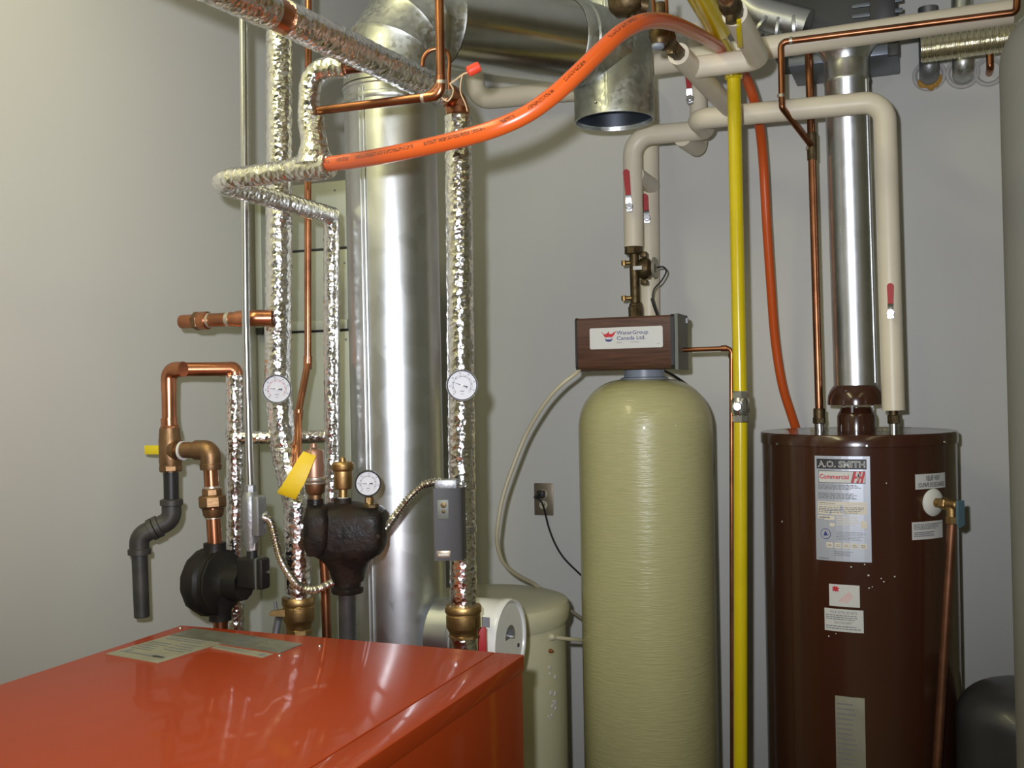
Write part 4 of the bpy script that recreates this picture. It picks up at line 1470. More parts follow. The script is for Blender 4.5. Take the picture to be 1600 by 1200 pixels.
part(t, 'copper_tail', MB().tube([W(1022, 24, w=2.25), W(1020, -10, w=2.25)], .004, 8).tube([W(1042, 22, w=2.27), W(1041, -10, w=2.27)], .004, 8), 'copper_dk')
kq = S(1, 2.3)
qb = W(977, 5, w=2.5)
t = thing('motor_valve', 'dark brown bronze valve body at the top edge above the vent tee', 'valve', qb)
part(t, 'valve_body', MB().lathe([(14 * kq, -26 * kq), (24 * kq, -16 * kq), (26 * kq, 0), (24 * kq, 16 * kq), (14 * kq, 26 * kq)], W(978, 2, w=2.36), X1, 24).cyl(W(996, 6, w=2.36), W(1012, 10, w=2.36), 14 * kq, 16), 'bronze_dk')
part(t, 'spout', MB().cyl(W(993, 14, w=2.36), W(985, 32, w=2.36), 8 * kq, 14, r2=6 * kq), 'bronze_dk')
jd = (V((i_r.x, i_r.y, zh)) - j_near).normalized()
kj = S(1, depth(j_near))
t = thing('overhead_ball_valve', 'brass ball valve with a yellow lever at the end of cream elbow pipe', 'valve', j_near)
part(t, 'valve_body', MB().hexa(j_near - jd * .0, j_near - jd * .03, 15 * kj, seg=8).lathe([(11 * kj, .03), (17 * kj, .04), (17 * kj, .06), (11 * kj, .075)], j_near, -jd, 20).hexa(j_near - jd * .072, j_near - jd * .095, 15 * kj, seg=8).cyl(j_near - jd * .05 + X1 * .0, j_near - jd * .05 + V((0, 0, -.036)), 8 * kj, 14), 'bronze_dk')
part(t, 'copper_tail', MB().cyl(j_near - jd * .09, j_near - jd * .30, 10 * kj, 16), 'copper_dk')
hq = W(1155, 33, w=2.19)
h2 = W(1158, 76, w=2.30)
part(t, 'lever', MB().box((hq + h2) / 2 + V((0, -.012, 0)), ((.012), .006, (hq - h2).length * .98), (X1, (hq - h2).cross(X1).normalized(), (hq - h2).normalized()), bev=.002), 'yellow', label='yellow lever')

# ================================================================== left group: foil wrapped heating pipes
def foil(name, pts, r, label, bend=.06, step=.0075, extra=None, jit=.045):
    mb = MB()
    foil_tube(mb, fillet(pts, bend), r, step, jit=jit)
    if extra:
        extra(mb)
    return single(name, mb, 'foil', label, 'pipe')


YP = 2.0
# right riser (supply): tee at the top down to its check valve
wr = W(722, 600, Y=YP)
WR = depth(wr)
r_hi, r_lo = W(716, 182, w=WR), W(724, 946, w=WR)
RR = .5 * S(42, WR)
foil('foil_wrapped_pipe', [r_lo, r_hi], RR, 'upright foil wrapped pipe carrying the grey control box, with dial thermometer')
# bronze check valve and foil tail
t = thing('check_valve', 'bronze check valve under the foil pipe with grey control box', 'valve', W(724, 992, w=WR))
k = S(1, WR)
cv0 = W(724.5, 993, w=WR)
part(t, 'valve_body', MB().lathe([(22 * k, -2 * k), (22.5 * k, 6 * k), (23 * k, 7 * k), (26.5 * k, 13 * k), (27 * k, 14 * k), (27 * k, 33 * k), (26.2 * k, 34 * k), (26.2 * k, 35.5 * k), (28 * k, 36.5 * k), (28.6 * k, 37.5 * k), (28.6 * k, 46 * k), (27.5 * k, 47.5 * k), (23 * k, 47.5 * k)], cv0, Z1, 40), 'brass')
part(t, 'hex_end', MB().hexa(cv0 - Z1 * 5 * k, cv0 + Z1 * 4 * k, 24 * k, seg=8), 'brass')
part(t, 'cast_mark', MB().tube([W(738, 967, w=WR - .0385), W(738, 980, w=WR - .0385)], .0012, 6).tube([W(741, 968, w=WR - .036), W(741, 980, w=WR - .036)], .0012, 6), 'brass')
foil('foil_wrapped_stub', [W(725, 1060, w=WR), W(724.5, 994, w=WR)], .5 * S(44, WR), 'short foil wrapped stub beneath the bronze check valve beside draught regulator')
# left riser, bending over to its check valve
wl_ = W(437, 500, Y=YP)
WL = depth(wl_)
RL = .5 * S(41, WL)
l_pts = [W(467, 938, w=WL - .02), W(464, 790, w=WL - .02), W(443, 700, w=WL), W(434, 600, w=WL), W(436, 300, w=WL), W(437, -40, w=WL)]
foil('foil_wrapped_pipe', l_pts, RL, 'tall foil wrapped pipe with a dial thermometer, left of the copper line', .09)
WL2 = WL - .02
t = thing('check_valve', 'bronze check valve with a side lever ear under left foil pipe', 'valve', W(466, 985, w=WL2))
k = S(1, WL2)
cv0 = W(467, 983, w=WL2)
part(t, 'valve_body', MB().lathe([(19 * k, -2 * k), (20 * k, 8 * k), (20.5 * k, 9 * k), (24 * k, 15 * k), (24.5 * k, 16 * k), (24.5 * k, 35 * k), (23.6 * k, 36 * k), (23.6 * k, 37.5 * k), (25 * k, 38.5 * k), (25.6 * k, 39.5 * k), (25.6 * k, 49 * k), (24.5 * k, 50.5 * k), (21 * k, 50.5 * k)], cv0, Z1, 40), 'brass')
part(t, 'hex_end', MB().hexa(cv0 - Z1 * 9 * k, cv0 + Z1 * 3 * k, 21 * k, seg=8), 'brass')
part(t, 'ear', MB().prism([(-18 * k, -5 * k), (-18 * k, 6 * k), (-34 * k, 5 * k), (-43 * k, 2 * k), (-46 * k, -1 * k), (-42 * k, -4 * k)], W(467, 957, w=WL2 - .012), RT, UP, -FW, .012), 'brass')
part(t, 'cast_mark', MB().tube([W(458, 948, w=WL2 - .035), W(458, 962, w=WL2 - .035)], .0011, 6).tube([W(463, 950, w=WL2 - .035), W(470, 950, w=WL2 - .035)], .0011, 6).tube([W(463, 958, w=WL2 - .035), W(470, 958, w=WL2 - .035)], .0011, 6), 'brass')
foil('foil_wrapped_stub', [W(467, 1040, w=WL2), W(467, 990, w=WL2)], .5 * S(38, WL2), 'short foil wrapped stub under the check valve with a side ear')
t = thing('drain_cock', 'small grey drain cock with red handle behind the left check valve', 'valve', W(432, 985, w=2.45))
part(t, 'cock_body', MB().tube(fillet([W(462, 958, w=WL2), W(448, 960, w=2.38), W(436, 962, w=2.42), W(430, 995, w=2.42)], .015), .009, 12).cyl(W(433, 962, w=2.42), W(430, 940, w=2.42), .004, 8), 'steel_dk')
part(t, 'handle', MB().box(W(424, 996, w=2.40), (.022, .02, .012), bev=.003), 'red')
# big diagonal header running back to the right riser
zd = W(694, 147, Y=YP - .03).z
d_far = W(690, 143, Y=YP - .04)
d_near = W(443, 27, Z=zd)
dd = (d_far - d_near).normalized()
RD = .5 * S(45, 2.15)
foil('foil_wrapped_pipe', [d_near - dd * .0, d_far], RD, 'thick foil wrapped pipe slanting across the top towards the copper tee', .05, .008)
d_o = W(436, 23, Z=zd)
foil('foil_wrapped_pipe', [d_near - dd * .035, d_near - dd * .55], RD * 1.02, 'thick foil wrapped pipe leaving the picture at the top, left of red gap', .05, .008)
single('pipe_coupling', MB().cyl(d_near - dd * .04, d_near + dd * .006, RD * .90, 28), 'copper', 'bare red copper ring between the two thick foil wrapped pipes', 'pipe')
# copper tee at its end
tc_ = V((r_hi.x, r_hi.y, zd))
t = thing('copper_tee', 'polished copper elbow joining the thick slanting foil pipe and upright riser', 'fitting', r_hi)
part(t, 'elbow', MB().tube(fillet([d_far - dd * .02, V((d_far.x + dd.x * .055, d_far.y + dd.y * .055, zd)) + dd * .0, r_hi + Z1 * .004], .05), RR * .88, 24), 'copper')
part(t, 'socket_ring', MB().cyl(r_hi + Z1 * .002, r_hi + Z1 * .02, RR * .86, 24, bev=.003), 'copper')
q = d_far + dd * .012
part(t, 'solder_ring', MB().lathe([(RD * .80, -.002), (RD * .86, 0), (RD * .86, .004), (RD * .80, .006)], q, dd, 24, caps=False), 'copper')
# red wire nut with its bell wires
wn = 1.98
t = thing('wire_connector', 'red wire nut holding two thin bell wires beside the copper tee', 'wire nut', W(738, 110, w=wn))
ca, cb_ = W(730, 113, w=wn), W(750, 103, w=wn)
part(t, 'nut_shell', MB().lathe([(.0058, 0), (.0105, .003), (.0105, .018), (.0095, .026), (.006, .027)], ca, cb_ - ca, 12), 'rednut')
part(t, 'wire', MB().tube(spline([W(731, 113, w=wn), W(722, 117, w=wn), W(713, 124, w=wn), W(703, 131, w=wn)]), .0016, 6), 'wire')
part(t, 'wire', MB().tube(spline([W(730, 113, w=wn), W(723, 117, w=wn), W(719.5, 132, w=wn), W(720, 146, w=wn), W(727, 162, w=wn), W(730, 174, w=wn)]), .0013, 6), 'wire')
part(t, 'wire', MB().tube(spline([W(703, 131, w=1.93), W(708, 140, w=1.92), W(706, 150, w=1.91), W(699, 158, w=1.91), W(690, 153, w=1.92)]), .0013, 6), 'wire')

# S shaped small foil run
ZT = W(490, 262, w=1.975).z
s_te = W(491, 261, w=1.975)
YL1 = s_te.y
s_l = W(331, 288, Y=YL1)
s_l.z = (s_l.z + ZT) / 2
leg2 = W(518, 338, w=2.45)
leg2.z = W(517, 337, w=2.45).z
s_dn = W(519, 790, w=2.45)
RS = .5 * S(34, 2.0)
mb = MB()
foil_tube(mb, fillet([s_te, s_l, leg2], .045), RS, .0065, 20)
mb2 = MB()
up1 = W(482, 190, w=1.975)
el = W(484, 108, w=1.975)
el2 = W(556, 99, Y=YL1 + .02)
foil_tube(mb, fillet([s_te - Z1 * .01, s_te + Z1 * .02, up1, el, W(541, 104, Y=YL1)], [.02, .02, .055]), RS * .97, .0065, 20)
foil_tube(mb, [s_te - X1 * .04, W(514, 259, w=1.955)], RS * 1.12, .0065, 20, .06)
foil_tube(mb, fillet([leg2 - (leg2 - s_l).normalized() * .05, leg2, s_dn], .03), .5 * S(25, 2.45), .0065, 20)
# gusset of bunched foil at the tee
gp = [s_te + Z1 * (.004 + .009 * q_) for q_ in range(11)]
mb.tube(gp, RS, 20, smooth=False, jitter=.04, radii=[RS * (1.0 + .75 * (1 - q_ / 10) ** 2) for q_ in range(11)])
gp = [s_te - X1 * (.050 - .008 * q_) for q_ in range(12)]
mb.tube(gp, RS, 20, smooth=False, jitter=.05, radii=[RS * (1.02 + .22 * math.sin(math.pi * q_ / 11)) for q_ in range(12)])
single('foil_wrapped_pipe', mb, 'foil', 'zigzag thin foil wrapped pipe branching to the orange tube and dropping behind the casting', 'pipe')
single('copper_stub_pipe', MB().tube([W(538, 107, Y=YL1), W(600, 100, Y=YL1 + .05)], .0115, 16), 'copper_dk', 'short bare copper pipe end passing under the thick slanting foil pipe', 'pipe')
# copper cross line with elbow
c0 = W(498, 173, Y=YL1)
c1 = W(689, 151, Y=YL1)
c1.z = (c1.z + c0.z) / 2 + .0
c2 = W(688, -40, w=depth(c1))
c2 = V((c1.x, c1.y, c2.z))
rcx = .5 * S(14, 1.9)
t = thing('copper_bypass_pipe', 'copper pipe running level then turning straight up in front of slanting foil pipe', 'pipe', c1)
part(t, 'pipe', MB().tube(fillet([c0, c1, c2], .035), rcx, 16), 'copper_dk')
for px, py, ax in ((662, 153.5, X1), (688.5, 129, Z1)):
    q = W(px, py, Y=YL1)
    part(t, 'solder_joint', MB().cyl(q - ax * .003, q + ax * .003, rcx * 1.12, 16), 'solder')
part(t, 'elbow_socket', MB().tube(fillet([V((W(664, 153, Y=YL1).x, YL1, c1.z)), c1, c1 + Z1 * .035], .035), rcx * 1.1, 16), 'copper')
wl2 = 1.99
single('copper_loop', MB().tube(spline([W(660, 104, w=wl2), W(662, 90, w=wl2), W(672, 79, w=wl2), W(688, 76, w=wl2), W(699, 82, w=wl2), W(702, 96, w=wl2), W(701, 120, w=wl2), W(702, 140, w=wl2)]), .0042, 10), 'copper_dk', 'small copper loop hooked around the upright copper pipe', 'hanger')

# thin copper line behind
wc = 2.52
kc = .5 * S(11, wc)
pts = [W(465, 735, w=wc - .2), W(466, 645, w=wc - .1), W(481, 568, w=wc), W(481, 300, w=wc), W(482, -30, w=wc)]
t = thing('copper_feed_pipe', 'slim copper pipe dropping between the two foil pipes with a kinked offset', 'pipe', pts[0])
part(t, 'pipe', MB().tube(fillet(pts, [.02, .02, .3]), kc, 12), 'copper')
for a, b in (((481, 556), (480.5, 577)), ((467, 640), (465.8, 655))):
    part(t, 'elbow_socket', MB().tube([W(*a, w=wc - (.1 if a[1] > 600 else 0)), W(*b, w=wc - (.1 if a[1] > 600 else 0))], kc * 1.2, 12), 'copper')
single('copper_return_pipe', MB().tube([W(512, 1040, w=2.3) - Z1 * .9, W(512, 1040, w=2.3), W(508, 905, w=2.3), W(504, 850, w=2.3)], .5 * S(15, 2.3), 14), 'copper_dk', 'bare copper pipe beneath the black casting, beside its iron pipe', 'pipe')

# copper stub with cap on the left riser
ye = YP - .055
a = W(428, 497, w=WL)
st1 = W(397, 497, Y=ye)
st2 = W(284, 503, Y=ye)
st2.z = (st1.z + st2.z) / 2
st1.z = st2.z
st0 = V((l_pts[4].x, YP, st1.z))
t = thing('capped_copper_stub', 'capped copper stub sticking out to the left from the tall foil pipe', 'pipe', st2)
rk = .5 * S(24, 2.4)
e_in = W(424, 497, Y=ye + .02)
e_in.z = st1.z
part(t, 'pipe', MB().tube(fillet([e_in, st1 + X1 * .0, st2], .02), rk * .9, 18), 'copper')
part(t, 'elbow', MB().tube(fillet([e_in, st1, st1 - X1 * .045], .02), rk * 1.05, 18), 'copper')
for dx in (.062, .118):
    part(t, 'solder_joint', MB().cyl(st1 - X1 * dx, st1 - X1 * (dx + .010), rk * .98, 18), 'solder')
part(t, 'adapter', MB().cyl(st1 - X1 * .124, st1 - X1 * .150, rk * 1.18, 18, bev=.003), 'copper')
part(t, 'hex_plug', MB().hexa(st1 - X1 * .148, st1 - X1 * .166, rk * 1.2), 'bronze')

# thermometers
def dial(name, px, py, w, dpx, label, needle, rimmat, ticks=27, cat='thermometer', depth_=.014, stem=None, red_arc=False, tail=False):
    c = W(px, py, w=w)
    n = (CAM - c)
    n.z = 0
    n.normalize()
    x = Z1.cross(n).normalized()
    y = Z1.copy()
    R_ = .5 * S(dpx, w)
    t = thing(name, label, cat, c)
    case = part(t, 'case', MB().lathe([(R_ * .96, -depth_), (R_, -depth_ + .003), (R_, .001), (R_ * .985, .0035), (R_ * .965, .0045), (R_ * .945, .0035), (R_ * .935, .001), (R_ * .935, 0)], c, n, 44, caps=True), rimmat)
    part(case, 'bezel_ring', MB().lathe([(R_ * .937, .0006), (R_ * .90, .0014), (R_ * .885, .0006)], c, n, 44, caps=False), 'ink')
    mb = MB()
    mb.lathe([(R_ * .89, .0006), (R_ * .5, .0008), (.0005, .0009)], c, n, 40, caps=False)
    f = lambda X_, Y_: c + x * X_ + y * Y_ + n * .0014
    for i in range(ticks):
        a = math.radians(225 - 270 * i / (ticks - 1))
        r0, r1 = R_ * (.62 if i % 3 else .56), R_ * .66
        tw = R_ * .02
        ca, sa = math.cos(a), math.sin(a)
        mb.mapped([[(r0 * ca - tw * sa, r0 * sa + tw * ca), (r0 * ca + tw * sa, r0 * sa - tw * ca), (r1 * ca + tw * sa, r1 * sa - tw * ca), (r1 * ca - tw * sa, r1 * sa + tw * ca)]], f, 1)
    for i in range(40):
        a0 = math.radians(225 - 270 * i / 40)
        a1 = math.radians(225 - 270 * (i + 1) / 40)
        mb.mapped([[(R_ * .54 * math.cos(a0), R_ * .54 * math.sin(a0)), (R_ * .56 * math.cos(a0), R_ * .56 * math.sin(a0)), (R_ * .56 * math.cos(a1), R_ * .56 * math.sin(a1)), (R_ * .54 * math.cos(a1), R_ * .54 * math.sin(a1))]], f, 3 if red_arc else 1)
    # unreadable numerals: pairs of small dashes
    for i in range(0, ticks, 4):
        a = math.radians(225 - 270 * i / (ticks - 1))
        ca, sa = R_ * .76 * math.cos(a), R_ * .76 * math.sin(a)
        for d_ in (-.035, .03):
            mb.mapped([[(ca + d_ * R_, sa - .05 * R_), (ca + (d_ + .04) * R_, sa - .05 * R_), (ca + (d_ + .04) * R_, sa + .05 * R_), (ca + d_ * R_, sa + .05 * R_)]], f, 2)
    mb.mapped([[(-.13 * R_, -.40 * R_), (.13 * R_, -.40 * R_), (.13 * R_, -.33 * R_), (-.13 * R_, -.33 * R_)], [(-.12 * R_, -.56 * R_), (.1 * R_, -.56 * R_), (.1 * R_, -.53 * R_), (-.12 * R_, -.53 * R_)]], f, 2)
    part(case, 'dial_face', mb, ('dial', 'ink', 'ink_grey', 'ink_red'))
    a = math.radians(needle)
    ca, sa = math.cos(a), math.sin(a)
    f2 = lambda X_, Y_: c + (x * ca + y * sa) * X_ + (y * ca - x * sa) * Y_ + n * .0024
    mbn = MB()
    A = [(R_ * .68, 0), (0, R_ * .03), (-R_ * .12, R_ * .03), (-R_ * .36, R_ * .07), (-R_ * .36, -R_ * .07), (-R_ * .12, -R_ * .03), (0, -R_ * .03)]
    mbn.prism(A, c + n * .002, (x * ca + y * sa), (y * ca - x * sa), n, .0007)
    mbn.lathe([(R_ * .09, .0015), (R_ * .09, .004), (.0004, .0045)], c, n, 14, 1)
    part(case, 'needle', mbn, ('ink', 'label'))
    if stem:
        part(t, 'stem', MB().cyl(c - n * depth_, c - n * stem, R_ * .22, 14), 'steel')
    return t


dial('dial_thermometer', 432.5, 608, WL - .075, 46, 'round white dial thermometer on the left foil pipe, needle pointing left', 175, 'steel', stem=.075, red_arc=True)
dial('dial_thermometer', 722, 602, WR - .075, 50, 'round white dial thermometer on the right foil pipe above the grey box', 160, 'steel', stem=.075)

# ------------------------------------------------------------------ circulator corner
YQ = 1.90
w1 = W(262, 600, Y=YQ)
def Q(px, py, dy=0.0):
    return W(px, py, Y=YQ + dy)
# small foil pipe on the far side
sf_hi, sf_lo = W(366, 586, Y=YQ), W(366, 1010, Y=YQ)
rsf = .5 * S(28, 2.38)
YSF = YQ + .10
sf_hi, sf_lo = W(367, 586, Y=YSF), W(368, 1012, Y=YSF)
foil('foil_wrapped_pipe', [sf_lo, sf_hi], rsf, 'slim upright foil wrapped pipe beside the steel conduit, behind black pump', .05, .0065)
foil('foil_wrapped_pipe', [W(372, 684, Y=YSF), W(430, 684, w=2.42), W(505, 682, w=2.46)], .5 * S(21, 2.42), 'level foil wrapped branch pipe between slim and tall foil pipes', .05, .0065)
# copper loop: over from the foil pipe and down to the brass tee
ctop_r = V((sf_hi.x, YSF, W(365, 576, Y=YSF).z))
ctl = W(262, 578, Y=YQ)
ct_b = W(265, 676, Y=YQ)
ctl.x = ct_b.x
ctop_r.z = ctl.z = (ctop_r.z + ctl.z) / 2
rcu = .5 * S(22.5, 2.37)
t = thing('copper_crossover_pipe', 'bright copper pipe bent over from the slim foil pipe down to bronze tee', 'pipe', ct_b)
part(t, 'pipe', MB().tube(fillet([sf_hi - Z1 * .01, ctop_r, ctl, ct_b], .028), rcu, 20), 'copper')
part(t, 'elbow', MB().tube(fillet([ctl + X1 * .042, ctl, ctl - Z1 * .05], .028), rcu * 1.06, 20), 'copper')
part(t, 'elbow', MB().tube(fillet([ctop_r - X1 * .04, ctop_r, sf_hi - Z1 * .004], .028), rcu * 1.06, 20), 'copper')
kq = S(1, 2.36)
part(t, 'hex_adapter', MB().cyl(W(264, 653, Y=YQ), W(265, 672, Y=YQ), rcu * 1.12, 18).hexa(W(264.5, 664, Y=YQ), W(265, 674, Y=YQ), rcu * 1.28, seg=8), 'copper')
# bronze tee with side outlet and elbow
t = thing('bronze_tee', 'brown bronze tee and elbow fitting above the black pump', 'fitting', Q(266, 735))
tt, tb = Q(265, 676), Q(267, 737)
part(t, 'tee_body', MB().lathe([(15 * 1.1 * kq, 0), (15.5 * 1.1 * kq, 12 * 1.1 * kq), (16 * 1.1 * kq, 14 * 1.1 * kq), (15.5 * 1.1 * kq, 46 * 1.1 * kq), (15 * 1.1 * kq, 48 * 1.1 * kq), (14 * 1.1 * kq, 62 * 1.1 * kq)], tb, tt - tb, 24).hexa(tb, tb + (tt - tb) * .18, 17 * 1.1 * kq, seg=8), 'bronze')
bo = Q(272, 703)
part(t, 'side_outlet', MB().lathe([(13 * 1.1 * kq, 0), (15.5 * 1.1 * kq, 4 * 1.1 * kq), (15.5 * 1.1 * kq, 13 * 1.1 * kq)], Q(268, 703), X1, 24), 'bronze')
part(t, 'sealing_tape', MB().lathe([(13.6 * 1.1 * kq, 0), (13.6 * 1.1 * kq, 3 * 1.1 * kq)], Q(284.5, 704), X1, 24), 'label')
ex = Q(329, 704)
ex.z = bo.z
part(t, 'elbow', MB().tube(fillet([Q(268, 703), ex, V((ex.x, ex.y, Q(330, 727).z))], .035), 11.5 * 1.1 * kq, 20).lathe([(14.5 * 1.1 * kq, 0), (15 * 1.1 * kq, 3 * 1.1 * kq), (15 * 1.1 * kq, 8 * 1.1 * kq), (13 * 1.1 * kq, 10 * 1.1 * kq)], V((ex.x, ex.y, Q(330, 734).z)), Z1, 20)
     .tube(fillet([ex - X1 * .04, ex, ex - Z1 * .03], .034), 14 * 1.1 * kq, 20), 'bronze')
# yellow handled valve peeping out behind
part(t, 'lever', MB().box(W(241, 703, Y=YQ + .03), (.055, .008, .022), bev=.003), 'yellow', label='yellow lever end behind the tee')
# copper, union, copper to the pump
pump_x = ex.x
t = thing('pump_riser_pipe', 'copper pipe with a hexagonal bronze union above the black pump', 'pipe', Q(336, 850))
zz = lambda py: W(333, py, Y=YQ).z
ax_ = lambda py: V((W(329 + (py - 730) * .055, py, Y=YQ).x, YQ, zz(py)))
part(t, 'pipe', MB().cyl(ax_(850), ax_(732), 11 * kq, 20), 'copper')
part(t, 'union_nut', MB().hexa(ax_(793), ax_(774), 22 * kq, seg=8).hexa(ax_(775), ax_(763), 16 * kq, seg=8).lathe([(13 * kq, 0), (15 * kq, 3 * kq), (17 * kq, 13 * kq)], ax_(808), Z1, 20), 'bronze')
part(t, 'solder_joint', MB().cyl(ax_(810), ax_(807), 12.5 * kq, 18), 'solder')
part(t, 'solder_joint', MB().cyl(ax_(763), ax_(760), 12.3 * kq, 18), 'solder')
# black iron drain
t = thing('iron_drain_pipe', 'black iron drain pipe with two elbows hanging open beside wall', 'pipe', Q(221, 955))
ia = Q(267, 735)
ib = Q(268, 800, -.0)
ic = Q(222, 822, -.03)
id_ = Q(220, 860, -.03)
ie = Q(222, 957, -.03)
hi_ = 12 * kq
zc_ = Q(268, 812).z
p_a = V((ia.x, ia.y, zc_))
p_b = V((ic.x, ic.y - .01, Q(222, 833).z))
part(t, 'upper_nipple', MB().cyl(ia, V((ia.x, ia.y, Q(267, 790).z)), 11.5 * kq, 18), 'cord')
t_up = V((ia.x, ia.y, Q(267, 785).z))
part(t, 'upper_elbow', MB().tube(fillet([t_up, p_a, p_a.lerp(p_b, .46)], .03), 15 * kq, 20).lathe([(15 * kq, -5 * kq), (17.5 * kq, -4 * kq), (17.5 * kq, 4 * kq), (13 * kq, 6 * kq)], t_up, Z1, 20).lathe([(15 * kq, -4 * kq), (17.5 * kq, -3 * kq), (17.5 * kq, 4 * kq), (13 * kq, 5 * kq)], p_a.lerp(p_b, .42), p_b - p_a, 20), 'iron')
part(t, 'close_nipple', MB().cyl(p_a.lerp(p_b, .40), p_a.lerp(p_b, .6), 12.5 * kq, 16), 'iron')
lo_ = V((p_b.x, p_b.y, Q(221, 857).z))
part(t, 'lower_elbow', MB().tube(fillet([p_a.lerp(p_b, .54), p_b, lo_], .03), 15 * kq, 20).lathe([(14 * kq, -5 * kq), (17.5 * kq, -4 * kq), (17.5 * kq, 4 * kq), (13 * kq, 6 * kq)], lo_, Z1, 20).lathe([(15 * kq, -4 * kq), (17.5 * kq, -3 * kq), (17.5 * kq, 4 * kq), (13 * kq, 5 * kq)], p_a.lerp(p_b, .60), p_a - p_b, 20), 'iron')
ptip = V((p_b.x + .004, p_b.y, Q(222, 957).z))
mb = MB()
mb.lathe([(10.5 * kq, 0), (11.8 * kq, .002), (12.2 * kq, (lo_ - ptip).length)], ptip, lo_ - ptip, 20, caps=False)
mb.lathe([(11 * kq, 0), (11 * kq, .06), (.001, .06)], ptip, lo_ - ptip, 20, caps=False)
part(t, 'tail_pipe', mb, 'iron')
# pump
pc = Q(325, 908)
t = thing('circulator_pump', 'black circulator pump with square junction box above boiler corner', 'pump', Q(344, 972))
o_ = pc - X1 * .042
part(t, 'volute', MB().lathe([(20 * kq, 0), (36 * kq, .006), (48 * kq, .022), (53 * kq, .04), (53 * kq, .058), (48 * kq, .066), (50 * kq, .068), (50 * kq, .076)], o_, X1, 12, smooth=False, phase=.2)
     .lathe([(17 * kq, 0), (17 * kq, 16 * kq), (24 * kq, 34 * kq), (30 * kq, 50 * kq)], ax_(848), -Z1, 20)
     .lathe([(17 * kq, 0), (17 * kq, 14 * kq), (26 * kq, 34 * kq), (30 * kq, 46 * kq)], V((ax_(968).x + .004, YQ, ax_(968).z)), Z1, 20), 'pump')
part(t, 'bearing_bracket', MB().lathe([(47 * kq, 0), (50 * kq, .003), (50 * kq, .010), (34 * kq, .018), (27 * kq, .028), (26 * kq, .066)], o_ + X1 * .075, X1, 12, smooth=False, phase=.2), 'pump')
jb0 = W(398, 912, Y=YQ - .034)
jx = jb0.x
jz0, jz1 = W(398, 922, Y=YQ - .034).z, W(398, 873, Y=YQ - .034).z
hgt = jz1 - jz0
jy0 = YQ - .034
jy1 = W(424, 900, X=jx + .02).y
jbx = part(t, 'junction_box', MB().box((jx - .024, (jy0 + jy1) / 2, (jz0 + jz1) / 2), (.05, jy1 - jy0, hgt), bev=.006, seg=3), 'pump')
part(jbx, 'gasket', MB().box((jx + .002, (jy0 + jy1) / 2, (jz0 + jz1) / 2), (.003, jy1 - jy0 + .001, hgt + .001), bev=.0008), 'greyside')
part(jbx, 'box_cover', MB().box((jx + .011, (jy0 + jy1) / 2, (jz0 + jz1) / 2), (.016, jy1 - jy0, hgt), bev=.006, seg=3), 'pump')
part(jbx, 'cover_screw', MB().lathe([(.004, 0), (.004, .002), (.001, .003)], (jx + .019, jy0 + .022, (jz0 + jz1) / 2 + .002), X1, 10), 'steel')
pr = V((ax_(968).x + .004, YQ, 0))
single('copper_pump_outlet', MB().cyl(V((pr.x, pr.y, W(346, 1020, Y=YQ).z)), V((pr.x, pr.y, ax_(966).z)), 11 * kq, 18).cyl(V((pr.x, pr.y, W(346, 972, Y=YQ).z)), V((pr.x, pr.y, W(346, 967, Y=YQ).z)), 12.5 * kq, 18), 'copper_dk', 'copper pipe end between the black pump and orange boiler', 'pipe')
# conduit and its grey body
cx_ = jx - .004
cyy = (jy0 + jy1) / 2
wcd = depth(V((cx_, cyy, 1.3)))
cb0, cb1, cb2 = W(391, 762, w=wcd), W(389, 745, w=wcd), W(379, -30, w=wcd)
ccm = W(384, 500, w=wcd)
single('steel_conduit', MB().tube(resample(fillet([cb0, W(389, 700, w=wcd), ccm, cb2], .5), .05), .5 * S(12.5, wcd), 16), 'steel', 'shiny thin steel conduit running full height left of the tall foil pipe', 'conduit')
t = thing('conduit_body', 'grey cast conduit junction fitting above the black pump box', 'conduit fitting', W(396, 868, w=wcd))
kw = S(1, wcd)
part(t, 'compression_nut', MB().hexa(W(391, 772, w=wcd), W(391, 757, w=wcd), 9.5 * kw, seg=8), 'steel_dk')
part(t, 'body', MB().lathe([(9 * kw, 0), (13 * kw, 8 * kw), (14 * kw, 20 * kw), (14 * kw, 50 * kw), (12 * kw, 62 * kw), (11 * kw, 78 * kw), (9 * kw, 92 * kw)], W(391, 768, w=wcd), -Z1, 20)
     .box(W(404, 806, w=wcd - .006), (16 * kw, 22 * kw, 64 * kw), bev=.006).cyl(W(404, 807, w=wcd), W(418, 809, w=wcd), 10 * kw, 14), 'steel_dk')
part(t, 'lock_nut', MB().hexa(W(394, 860, w=wcd), W(394, 843, w=wcd), 10 * kw, seg=8), 'steel')
part(t, 'black_nipple', MB().cyl(W(394, 877, w=wcd), W(394, 858, w=wcd), 8.5 * kw, 14), 'cord')


def armored(name, pts, r, label):
    p = resample(spline(pts, 10), .0011)
    mb = MB()
    mb.tube(p, r, 14, radii=None)
    # interlocked spiral ridges: radius swells every few millimetres
    mb = MB()
    q = [p[0]]
    for a in p[1:]:
        if (a - q[-1]).length > 1e-5:
            q.append(a)
    mb.tube(q, r, 14, radii=[r * (1.0 + .32 * math.sin(i * 2 * math.pi / 6.4)) for i in range(len(q))])
    return single(name, mb, 'armour', label, 'cable')


armored('armoured_cable', [W(414, 809, w=wcd - .01), W(423, 816, w=2.23), W(430, 842, w=2.2), W(438, 872, w=2.17), W(452, 898, w=2.13), W(470, 918, w=2.10), W(492, 922, w=2.12), W(518, 911, w=2.16)], .5 * S(9.5, 2.2), 'coiled steel armoured cable from the grey conduit fitting to the black casting')

